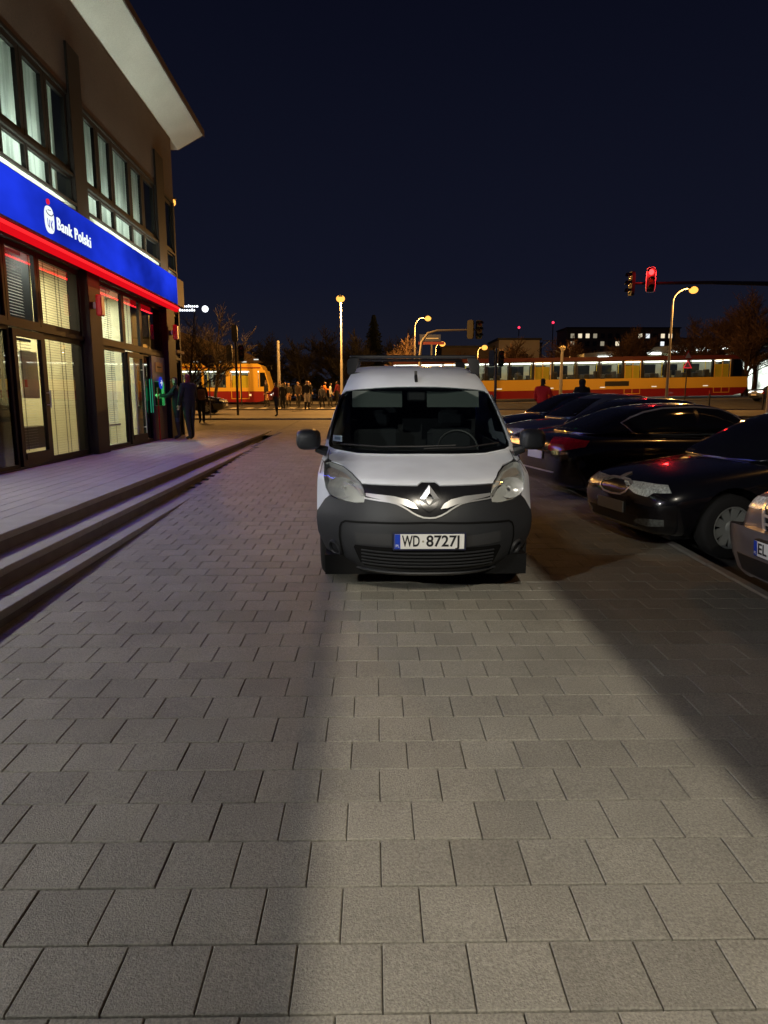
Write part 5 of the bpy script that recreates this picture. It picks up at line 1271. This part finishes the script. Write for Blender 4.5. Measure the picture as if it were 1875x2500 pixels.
# ================================================================== PEOPLE
def cloth(n, c=(.1, .1, .1)): return mat('cloth_'+n, c, rough=.9, fine=.2, fscale=90)
SHOE = cloth('shoe', (.02, .018, .016)); HAIR = cloth('hair', (.03, .02, .014))
def person(loc, heading, h, jacket, trousers, hair=HAIR, label='', cat='person', legs=(0, 0), knees=(6, 6), arms=(8, 8), elbows=(15, 15), lean=0.0, hood=False, coat=False, group=None, face=True, splay=(.2, .2)):
    """one continuous skinned body; front looks along local -Y; angles in degrees, positive = forwards"""
    J = {}; k = h/1.75
    def V(x, y, z): return Vector((x, y, z))
    ln_ = R(lean)
    pel = V(0, 0, .95); sp = V(0, -math.sin(ln_)*.22, 1.17); ch = V(0, -math.sin(ln_)*.42, 1.36); nk = V(0, -math.sin(ln_)*.56-.005, 1.49)
    hb = nk+V(0, -.012, .07); hd = nk+V(0, -.02, .16); ht = nk+V(0, -.008, .235)
    pts = [pel, sp, ch, nk, hb, hd, ht]; rad = [(.145, .115), (.140, .112), (.175, .125), (.060, .060), (.066, .075), (.080, .100), (.052, .066)]
    if coat or hood: rad[:3] = [(.165, .135), (.165, .135), (.190, .142)]
    if hood: rad[3:] = [(.085, .09), (.10, .11), (.115, .13), (.085, .09)]
    ed = [(0, 1), (1, 2), (2, 3), (3, 4), (4, 5), (5, 6)]; tagz = ['t', 't', 't', 'n', 'h', 'h', 'h']
    hands = []
    for s, la, kn, ar, elb in ((-1, legs[0], knees[0], arms[0], elbows[0]), (1, legs[1], knees[1], arms[1], elbows[1])):
        hip = V(s*.088, 0, .90); a = R(la); kn_ = hip+V(s*.012, -math.sin(a)*.43, -math.cos(a)*.43); b = R(la-kn)
        an = kn_+V(0, -math.sin(b)*.40, -math.cos(b)*.40); toe = an+V(s*.02, -.15, -.045 if la-kn > -20 else -.10)
        i = len(pts); pts += [hip, kn_, an, toe]; rad += [(.098, .102), (.066, .070), (.048, .052), (.042, .032)]
        if coat: rad[i] = (.118, .12)
        tagz += ['l', 'l', 's', 's']; ed += [(0, i), (i, i+1), (i+1, i+2), (i+2, i+3)]
        sh = ch+V(s*.185, 0, .055); a2 = R(ar); el_ = sh+V(s*(.04+.05*splay[0 if s < 0 else 1]), -math.sin(a2)*.285, -math.cos(a2)*.285); b2 = R(ar+elb)
        wr_ = el_+V(-s*.02, -math.sin(b2)*.25, -math.cos(b2)*.25); dn = (wr_-el_).normalized(); pa = wr_+dn*.085
        j = len(pts); pts += [sh, el_, wr_, pa]; rad += [(.072, .075), (.052, .055), (.036, .040), (.036, .020)]
        if hood or coat: rad[j:j+3] = [(.085, .088), (.068, .07), (.05, .052)]
        tagz += ['a', 'a', 'a', 'p']; ed += [(2, j), (j, j+1), (j+1, j+2), (j+2, j+3)]; hands.append((pa, dn, s))
    me = bpy.data.meshes.new('person'); me.from_pydata([tuple(p) for p in pts], ed, []); o = bpy.data.objects.new('person', me); COL.objects.link(o)
    o.modifiers.new('skin', 'SKIN'); sv = me.skin_vertices[0].data
    for v, r_ in zip(sv, rad): v.radius = r_
    sv[0].use_root = True
    m_ = o.modifiers.new('s', 'SUBSURF'); m_.levels = m_.render_levels = 1
    bpy.context.view_layer.update(); me2 = apply_mods(o)
    verts = [v.co.copy() for v in me2.vertices]; faces = [tuple(p.vertices) for p in me2.polygons]; mi = []
    segs = [(pts[a], pts[b], tagz[b] if tagz[b] != 'n' else 't') for a, b in ed]
    for p in me2.polygons:
        c = p.center; best = None
        for a, b, tg in segs:
            ab = b-a; t = max(0, min(1, (c-a).dot(ab)/ab.length_squared)); d = (c-(a+ab*t)).length
            if best is None or d < best[0]: best = (d, tg, t)
        tg = best[1]
        if tg == 'h':
            x = c-hd
            mi.append(0 if hood and (x.y > -.09) else (2 if x.y < -.02 and x.z < .045 and not hood else (2 if hood else 3)))
        elif tg == 'p': mi.append(2)
        elif tg == 's': mi.append(4)
        elif tg == 'l': mi.append(0 if coat and c.z > .62 else 1)
        else: mi.append(0)
    b = B(); b.v = [tuple(v) for v in verts]; b.f = faces; b.mi = mi
    for pa, dn, s in hands:                      # four fingers of different length and a thumb
        u = Vector((0, 1, 0)); u = (u-dn*u.dot(dn)).normalized(); w = dn.cross(u)
        for q, (off, ln2) in enumerate(((-.027, .060), (-.009, .070), (.009, .066), (.026, .050))):
            p0 = pa+u*off-dn*.01; b.tube([p0, p0+dn*ln2*.55, p0+dn*ln2*.9+w*s*.022], [.0095, .009, .006], 5, mi=2)
        p0 = pa-dn*.05-u*.03; b.tube([p0, p0-u*.03+dn*.02, p0-u*.035+dn*.05], [.011, .010, .007], 5, mi=2)
    if face and not hood:
        b.tube([hd+V(0, -.100, .005), hd+V(0, -.122, -.022), hd+V(0, -.104, -.032)], [.008, .013, .008], 5, mi=2)
        for s in (-1, 1): b.sphere(tuple(hd+V(s*.033, -.090, .012)), .011, 6, mi=4); b.sphere(tuple(hd+V(s*.083, .0, -.005)), .022, 6, mi=2, sc=(.4, .8, 1.2))
        b.tube([hd+V(-.025, -.094, -.055), hd+V(0, -.102, -.056), hd+V(.025, -.094, -.055)], .006, 5, mi=4)
    me3 = b.mesh('person', [jacket, trousers, M['skin'], hair, SHOE], smooth=60); o.data = me3
    for v in me3.vertices: v.co *= k
    zmin = min(v.co.z for v in me3.vertices)
    o.location = (loc[0], loc[1], loc[2]-zmin); o.rotation_euler = (0, 0, heading)
    tag(o, label, cat, group)
    return o
BLK = cloth('black', (.012, .012, .014)); DRK = cloth('charcoal', (.022, .022, .026)); JEAN = cloth('denim', (.03, .04, .065)); BRN = cloth('brown', (.07, .045, .03))
REDC = cloth('dark_red', (.20, .02, .03)); ORG = cloth('orange', (.80, .22, .03)); CRM = cloth('cream', (.62, .56, .44)); WHT = cloth('white', (.7, .7, .68)); REDB = cloth('bright_red', (.65, .02, .02)); GRY = cloth('grey', (.12, .12, .13))
BLOND = cloth('blond', (.35, .25, .12))
bz = lambda v: PZ
person((-5.46, 18.95, PZ), R(-80), 1.70, BLK, JEAN, label='person in black jacket using the cash machine', arms=(35, 40), elbows=(50, 55), coat=True)
person((-5.02, 18.55, PZ), R(-125), 1.78, BLK, BLK, cloth('red_cap', (.16, .02, .02)), label='person in long black coat and reddish hat waiting behind the cash machine user', coat=True, legs=(4, -6))
p3 = person((-7.05, 27.9, gz(27.9)), R(200), 1.76, DRK, BLK, label='person with a brown backpack walking past the bank corner', legs=(22, -20), knees=(8, 18), arms=(-15, 18))
bp_ = empty('backpack', (-7.05+.09, 27.9-.24, gz(27.9)+1.15), (0, 0, R(200))); tag(bp_, 'brown backpack on the back of the person by the bank corner', 'backpack')
B().box(-.15, .15, -.08, .08, -.22, .22, ch=.06).build('bag', cloth('pack_brown', (.22, .12, .07)), bp_); B().box(-.11, .11, .08, .13, -.18, .02, ch=.02).build('pocket', cloth('pack_brown'), bp_)
person((-4.80, 33.5, gz(33.5)), R(250), 1.66, REDC, JEAN, label='person in dark red jacket standing at the near kerb of the crossing', legs=(5, -3), arms=(20, 30), elbows=(40, 60))
person((-5.66, 42.3, gz(42.3)), R(200), 1.62, BLK, BLK, BLOND, label='person in black with fair hair right behind the dark red jacket', legs=(10, -8))
person((-8.2, 51.6, gz(51.6)), R(100), 1.85, DRK, BLK, label='person in dark clothes by the door of the left tram', legs=(8, -4))
person((-5.9, 47.1, gz(47.1)), R(10), 1.62, BLK, cloth('tan', (.45, .25, .12)), label='person in black jacket and tan trousers, first of the waiting crowd', legs=(8, -8))
person((-5.25, 47.4, gz(47.4)), R(-20), 1.58, DRK, cloth('tan'), label='person in charcoal jacket and tan trousers, second of the waiting crowd', legs=(-8, 8))
person((-5.55, 49.5, gz(49.5)), R(30), 1.72, BLK, DRK, label='person all in dark clothes between the two tan trousered people', legs=(4, -4))
person((-4.06, 41.1, gz(41.1)), R(5), 1.76, BLK, CRM, cloth('white_hat', (.7, .68, .62)), label='person in black jacket, cream trousers and pale hat walking to the camera', legs=(14, -14), knees=(4, 10), arms=(-10, 12), hood=False)
person((-3.35, 43.6, gz(43.6)), R(-15), 1.45, GRY, BLK, BLOND, label='short person in grey jacket beside the cream trousers', legs=(8, -10))
person((-3.58, 49.3, gz(49.3)), R(80), 1.80, ORG, BLK, label='person in orange jacket striding across the crossing', legs=(28, -26), knees=(6, 22), arms=(40, -20), elbows=(45, 20))
person((5.05, 20.6, gz(20.6)), R(150), 1.80, REDB, BLK, label='person in bright red jacket among the parked cars', arms=(30, 20), elbows=(50, 40))
person((6.25, 20.6, gz(20.6)), R(190), 1.78, BLK, BLK, label='hooded person in black among the parked cars', hood=True, arms=(20, 20), elbows=(40, 40))
person((-6.5, 49.8, gz(49.8)), R(80), 1.70, DRK, JEAN, label='person in charcoal beside the nose of the left tram', legs=(12, -12))
person((-4.75, 51.0, gz(51.0)), R(-60), 1.68, BLK, JEAN, label='person in black jacket and jeans behind the cream trousers', legs=(-10, 10))

# ================================================================== CARS FARTHER OFF
for (loc, hd_, pt, lab, top) in (((-7.85, 36.4, gz(36.4)), R(90), BLACKP, 'dark car standing in front of the left tram', 1.45), ((27.6, 49.6, gz2(27.6, 49.6)), R(-80), GREYB, 'car with lit headlights at the right edge on the far road', 1.45)):
    c, dec, pj, bv = make_car('car', loc, hd_, pt, sedan_stations(4.3), sedan_house(4.3, top), (.9, 3.3), .32, lab, spokes=6)
    car_details(dec, c, 4.3, chrome=False)
    lm = emitmat('car_headlight_lit', (1, .95, .85), 6.0) if hd_ < 0 else LENS
    front_face(dec, c, [(-.34, .70), (.34, .70), (.28, .60), (-.28, .60)], lampL, None, lensm=lm)
    number_plate(dec, c, 'front', .47, False)

# ================================================================== TREES
def bark(n='bark', c=(.06, .045, .032)): return mat(n, c, rough=.95, var=.3, vscale=5)
def bare_tree(loc, h, label, seed, spread=.55, lean=(0, 0), density=1.0, twig=.010, levels=4, trunk_r=None, m=None, tag_group='bare street trees'):
    r = random.Random(seed); o = empty('bare_tree', loc); tag(o, label, 'tree', tag_group)
    tr_, cr = B(), B(); r0 = trunk_r or h*.018
    def grow(p, d, ln, rad, lv):
        n = 3 if lv < 3 else 2; pts = [p]; q = p; dd = d.copy()
        for i in range(n):
            dd = (dd+Vector((r.uniform(-1, 1), r.uniform(-1, 1), r.uniform(-.4, .8)))*.16).normalized(); q = q+dd*ln/n; pts.append(q)
        e_ = max(rad*.62, twig)
        (tr_ if lv < 2 else cr).tube(pts, [rad+(e_-rad)*i/n for i in range(n+1)], 7 if lv == 0 else 5 if lv == 1 else 3, cap=lv < 2)
        if lv >= levels: return
        nb = int((5 if lv == 0 else 5 if lv < 3 else 5)*density)
        for j in range(nb):
            t = .45+.55*(j+r.random()*.6)/nb if lv == 0 else .25+.75*(j+r.random()*.6)/nb
            f = min(t, .999)*n; i = int(f); bp2 = pts[i].lerp(pts[i+1], f-i)
            a = r.uniform(0, 2*math.pi); side = Vector((math.cos(a), math.sin(a), r.uniform(-.1, .5)))
            nd = (dd*(1-spread)+side*spread).normalized(); grow(bp2, nd, ln*r.uniform(.48, .68), max(rad*(1-t*.5)*.5, twig), lv+1)
        grow(pts[-1], dd, ln*.6, e_, lv+1)
    grow(Vector((0, 0, -.1)), Vector((lean[0], lean[1], 1)).normalized(), h*.42, r0, 0)
    mm = m or bark()
    tr_.build('trunk', mm, o, smooth=True, recalc=False); cr.build('crown', mm, o, recalc=False)
    return o
def spruce(loc, h, label, seed, w=.22):
    r = random.Random(seed); o = empty('conifer_tree', loc); tag(o, label, 'tree')
    B().tube([(0, 0, 0), (0, 0, h*.97)], [h*.014, .02], 6).build('trunk', bark(), o, smooth=True)
    c = B(); z = h*.08
    while z < h*.985:
        L_ = h*w*(1-z/h)**.8*r.uniform(.65, 1.15)+.12; n = 13
        for k in range(n):
            a = 2*math.pi*(k+r.random())/n; d = Vector((math.cos(a), math.sin(a), 0)); u = Vector((-d.y, d.x, 0)); p = Vector((0, 0, z))
            for t0 in (.25, .5, .75, 1.0):
                q = p+d*L_*t0+Vector((0, 0, -.22*L_*t0*t0+r.uniform(-.05, .05))); ww = .30*L_*(1.15-t0*.7)+.07
                c.add([q-d*L_*.24+u*ww*.4, q-d*L_*.24-u*ww*.4, q-u*ww+Vector((0, 0, -.12)), q+d*.1*L_, q+u*ww+Vector((0, 0, -.12))], [(0, 1, 2, 3, 4)])
        z += h*.017
    c.build('crown', mat('conifer_green', (.018, .028, .016), rough=.9, var=.3, vscale=2), o, recalc=False)
bare_tree((-8.6, 31.2, gz(31.2)), 5.2, 'small bare tree leaning beside the bank corner', 3, lean=(.22, 0), twig=.008)
bare_tree((-10.0, 43.0, gz(43)), 7.0, 'bare tree behind the signal post left', 5, twig=.010)
bare_tree((2.6, 64.0, gz(62)), 6.6, 'bare tree glowing orange under the lamp above the van roof', 9, twig=.014, density=1.25, m=bark('bark_pale', (.16, .10, .06)))
spruce((-.1, 82.0, gz(62)), 10.0, 'tall dark conifer standing over the van roof', 4)
for i_, (x_, y_, h_, sd) in enumerate(((-7.8, 72, 7.2, 11), (-4.3, 75, 8.6, 12), (-1.9, 70, 7.6, 13), (-11.5, 76, 8.0, 14), (2.8, 80, 8.8, 15))):
    bare_tree((x_, y_, gz(62)), h_, ['bare dark tree right of the tram nose', 'bare dark tree behind the crowd', 'bare dark tree beside the tall lamp', 'bare dark tree above the left tram', 'bare dark tree right of the conifer'][i_], sd, twig=.022, density=1.2, m=bark('bark_dark', (.03, .026, .022)))
for i_, (x_, y_, h_, sd) in enumerate(((36.0, 66, 10.5, 21), (32.0, 70, 9.0, 22), (40.0, 72, 12.0, 23), (27.0, 74, 8.6, 24), (22.0, 78, 7.8, 25), (34.5, 64, 8.0, 26), (17.0, 84, 8.2, 27), (11.5, 80, 6.6, 28))):
    bare_tree((x_, y_, gz2(x_, 62)), h_, ['bare tree with reddish twigs right of the tram end', 'bare tree behind the right lamp post', 'tallest bare tree at the right edge', 'bare tree behind the tram left of the right lamp post', 'bare tree before the apartment block', 'low bare tree by the white shop front', 'bare tree above the middle of the tram', 'bare tree before the pale low building'][i_], sd, twig=.020, density=1.2, m=bark('bark_red', (.11, .062, .04)))

# ================================================================== FAR BUILDINGS
def block(name, label, x0, x1, y0, y1, z1, wallm, wins, lit, z0=None, roofm=None):
    z0 = gz(62)-.2 if z0 is None else z0
    o = empty(name, ((x0+x1)/2, y0, z0)); tag(o, label, 'building'); w = x1-x0
    B().box(-w/2, w/2, 0, y1-y0, 0, z1-z0).build('wall', wallm, o); B().box(-w/2-.3, w/2+.3, -.3, y1-y0+.3, z1-z0+.002, z1-z0+.35).build('roof', roofm or M['black'], o)
    for (xa, xb, za, zb, m) in wins:
        f = B().box(xa-(x0+x1)/2-.06, xb-(x0+x1)/2+.06, -.04, -.003, za-z0-.06, zb-z0+.06).build('window', M['black'], o)
        B().box(xa-(x0+x1)/2, xb-(x0+x1)/2, -.055, -.042, za-z0, zb-z0).build('pane', m, f)
    return o
LITS = [emitmat('flat_lit_warm', (1, .85, .6), .9), emitmat('flat_lit_cool', (.9, .95, 1), 1.0), emitmat('flat_lit_dim', (.8, .7, .5), .35)]
DARKP = mat('flat_dark_pane', (.02, .022, .028), rough=.1)
DW = mat('panel_block_wall', (.14, .13, .13), rough=.9, var=.15, vscale=.2)
r = random.Random(31)
def flat_windows(x0, x1, z0, z1, dx, dz, p):
    out = []; x = x0+1.2
    while x < x1-1.8:
        z = z0+2.2
        while z < z1-1.8:
            q = r.random()
            out.append((x, x+dx*.5, z, z+1.35, LITS[int(r.random()*3)] if q < p else DARKP)); z += dz
        x += dx
    return out
block('apartment_block', 'tall dark apartment block with scattered lit windows behind the tram', 61, 97, 220, 232, 23.2, DW, flat_windows(61, 97, 6, 23.2, 2.4, 2.4, .34), None)
block('apartment_block', 'dark apartment block with lit windows at the right behind the bare trees', 99, 124, 226, 238, 20.5, DW, flat_windows(99, 124, 6, 20.5, 2.4, 2.4, .30), None)
block('apartment_block', 'far low apartment block above the pale low building', 22, 40, 236, 248, 17.0, DW, flat_windows(22, 40, 6, 17.0, 2.4, 2.4, .30), None)
block('apartment_block', 'lower dark apartment block left of the tall one', 42, 58, 240, 252, 20.0, DW, flat_windows(42, 58, 8, 20.0, 2.4, 2.4, .30), None)
PW = mat('pale_render', (.42, .38, .34), rough=.9, var=.2, vscale=.3)
block('low_building', 'pale low building with a dark doorway left of the apartment blocks', 21.5, 28.6, 120, 130, 11.4, PW, [(24.8, 26.6, 6.6, 9.0, DARKP), (22.3, 23.6, 7.0, 8.6, DARKP)], None)
block('low_building', 'long dark building with a pale roof edge behind the far lamps', 12.0, 21.2, 124, 134, 10.4, mat('grey_render', (.16, .13, .11), rough=.9, var=.2, vscale=.4), [(13.5, 15.0, 6.6, 8.4, LITS[2]), (16.5, 18.0, 6.6, 8.4, DARKP)], None)
# petrol station canopy with white lights and lit shop
pc = empty('station_canopy', (0, 0, 0)); tag(pc, 'pale station canopy with white lights above the right tram', 'canopy')
B().prism([(25.5, 6.2), (49, 7.9), (49, 9.0), (25.5, 6.9)], 'y', 84, 94).build('roof', mat('canopy_white', (.75, .78, .72), rough=.6), pc)
for i_ in range(7):
    x_ = 27.2+i_*3.0; z_ = 6.2+(x_-25.5)/23.5*1.7
    B().box(x_, x_+1.7, 83.93, 84.2, z_+.02, z_+.24).build('canopy_light', emitmat('canopy_light', (.95, 1, .95), 4.5), pc)
for x_ in (28.5, 36, 43, 48): B().tube([(x_, 86, gz2(x_, 62)-.5), (x_, 86, 6.9)], .18, 8).build('post', M['steel'], pc)
light('canopy_glow', 'AREA', (38, 88, 6.4), (.92, 1.0, .92), 2600, pc, target=(38, 88, 0), size=(20, 6))
ss = empty('shop_building', (0, 0, 0)); tag(ss, 'brightly lit white shop front right of the tram end', 'building')
B().box(41.5, 53, 90, 96, gz2(45, 62)-.5, 7.4).build('wall', mat('canopy_white'), ss)
for i_, x_ in enumerate((41.9, 44.6, 47.3, 50.0)): 
    f = B().box(x_, x_+2.4, 89.9, 89.99, 2.6, 6.6).build('window', M['black'], ss); B().box(x_+.1, x_+2.3, 89.86, 89.895, 2.7, 6.5).build('pane', emitmat('shop_window_lit', (.9, 1, .88), 1.3, var=.8, vscale=(.9, 1, .7), lo=.25), f)
# dark hall with a sloping roof left, and the white rooftop sign
lb = empty('hall_building', (0, 0, 0)); tag(lb, 'dark hall with a long sloping brown roof behind the left tram', 'building')
B().prism([(-40, 1.0), (-12.5, 1.0), (-12.5, 5.3), (-40, 5.3)], 'y', 75, 95).build('wall', mat('hall_wall', (.05, .042, .036), rough=.9), lb)
B().prism([(-40, 5.302), (-12.0, 5.302), (-13.6, 6.3), (-20.6, 8.5), (-40, 9.6)], 'y', 74.6, 95).build('roof', mat('hall_roof', (.20, .13, .07), rough=.85, var=.2, vscale=.5), lb)
for i_ in range(6): B().box(-19.5+i_*1.3, -19.0+i_*1.3, 74.5, 74.59, 5.35+(.25 if i_ % 2 else 0), 5.45+(.25 if i_ % 2 else 0)).build('eaves_lamp', emitmat('eaves_lamp', (.9, .9, .8), 1.0), lb)
ns = empty('rooftop_sign', (-20.6, 74.0, 10.2)); tag(ns, 'white glowing two line rooftop sign with round emblem beside the bank corner', 'sign')
NW = emitmat('white_neon', (.9, .95, 1.0), 2.2)
rr = random.Random(5)
for row, (z_, x1_) in enumerate(((.78, 2.5), (.38, 1.95))):
    x_ = -2.4
    while x_ < x1_-.4:
        w_ = rr.uniform(.13, .24); hh = rr.choice((.20, .20, .28))
        B().prism([(x_, z_), (x_+w_*.8, z_), (x_+w_, z_+hh*.6), (x_+w_*.7, z_+hh), (x_+.02, z_+hh*.95)], 'y', 0, .05).build('letter', NW, ns); x_ += w_+.06
B().lathe([(.001, 0), (.34, 0), (.34, .05), (.001, .05)], 'y', (2.75, 0, .62), 16).build('emblem', NW, ns)
for x_ in (-1.8, 1.6): B().tube([(x_, .1, -2.2), (x_, .1, 1.0)], .05, 6).build('post', M['darkmetal'], ns)

for i_, (x_, y_, z_) in enumerate(((49.0, 236, 25.0), (58.5, 228, 25.8))):
    am = empty('roof_antenna', (x_, y_, z_-3.0)); tag(am, ['red warning lamp on the roof of the lower apartment block', 'red warning lamp between the two apartment blocks'][i_], 'antenna')
    B().tube([(0, 0, -24 if i_ else 0), (0, 0, 2.8)], .15, 6).build('mast', M['darkmetal'], am); B().sphere((0, 0, 3.0), .42, 10).build('lamp', emitmat('red_warning_lamp', (1, .03, .08), 2.5), am)

lamp((-14.5, 45.0), 8.0, (.8, -.3), 3200, 'added sodium street lamp over the left tram, unseen behind the bank')  # extra lamp added to brighten the crowd and tram on the left
for i_, (x_, y_, hd_, h_, jk, tr_, lab) in enumerate((
    (-6.3, 45.6, 20, 1.74, GRY, JEAN, 'person in grey jacket and jeans left of the waiting crowd'), (-5.0, 45.2, -30, 1.66, BRN, BLK, 'person in brown jacket in front of the waiting crowd'),
    (-4.55, 46.8, 60, 1.78, BLK, GRY, 'person in black with grey trousers left of the pale hat'), (-3.0, 46.5, 100, 1.62, WHT, JEAN, 'person in white jacket right of the pale hat'),
    (-2.75, 50.8, 250, 1.76, REDC, BLK, 'person in dark red jacket by the foot of the tall lamp'), (-7.3, 46.5, -70, 1.72, BLK, cloth('tan'), 'person in black walking past the tram nose'))):
    person((x_, y_, gz(y_)), R(hd_), h_, jk, tr_, label=lab, legs=(12*(-1)**i_, -12*(-1)**i_), knees=(5, 12), arms=(-12, 14))
for i_, (x_, y_, h_, sd) in enumerate(((29.5, 82, 9.0, 41), (25.0, 88, 8.4, 42), (38.0, 80, 10.0, 43), (19.5, 92, 8.0, 44))):
    bare_tree((x_, y_, gz2(x_, 62)), h_, ['bare tree by the station canopy', 'bare tree left of the station canopy', 'bare tree before the bright shop front', 'bare tree over the middle of the far buildings'][i_], sd, twig=.022, density=1.2, m=bark('bark_red', (.11, .062, .04)))

hg = empty('hedge', (-4, 77, gz(62))); tag(hg, 'long dark hedge behind the crowd and the left tram', 'hedge')
rh = random.Random(77); hb_ = B()
for k in range(9000):
    x_ = rh.uniform(-16, 14); top = 3.0+.5*math.sin(x_*.7)+.35*math.sin(x_*2.3+1); z_ = rh.uniform(0, 1)**.7*top; y_ = rh.uniform(-.7, .7)
    a = rh.uniform(0, 6.28); u = Vector((math.cos(a), math.sin(a)*.4, rh.uniform(-.6, .6)))*rh.uniform(.12, .24); w = Vector((rh.uniform(-1, 1), rh.uniform(-.3, .3), rh.uniform(-1, 1))).normalized()*rh.uniform(.08, .16); p = Vector((x_, y_, z_))
    hb_.add([p-u, p+w, p+u, p-w], [(0, 1, 2, 3)])
hb_.build('foliage', mat('hedge_leaf', (.022, .024, .014), rough=.9, var=.3, vscale=1.5), hg, recalc=False)
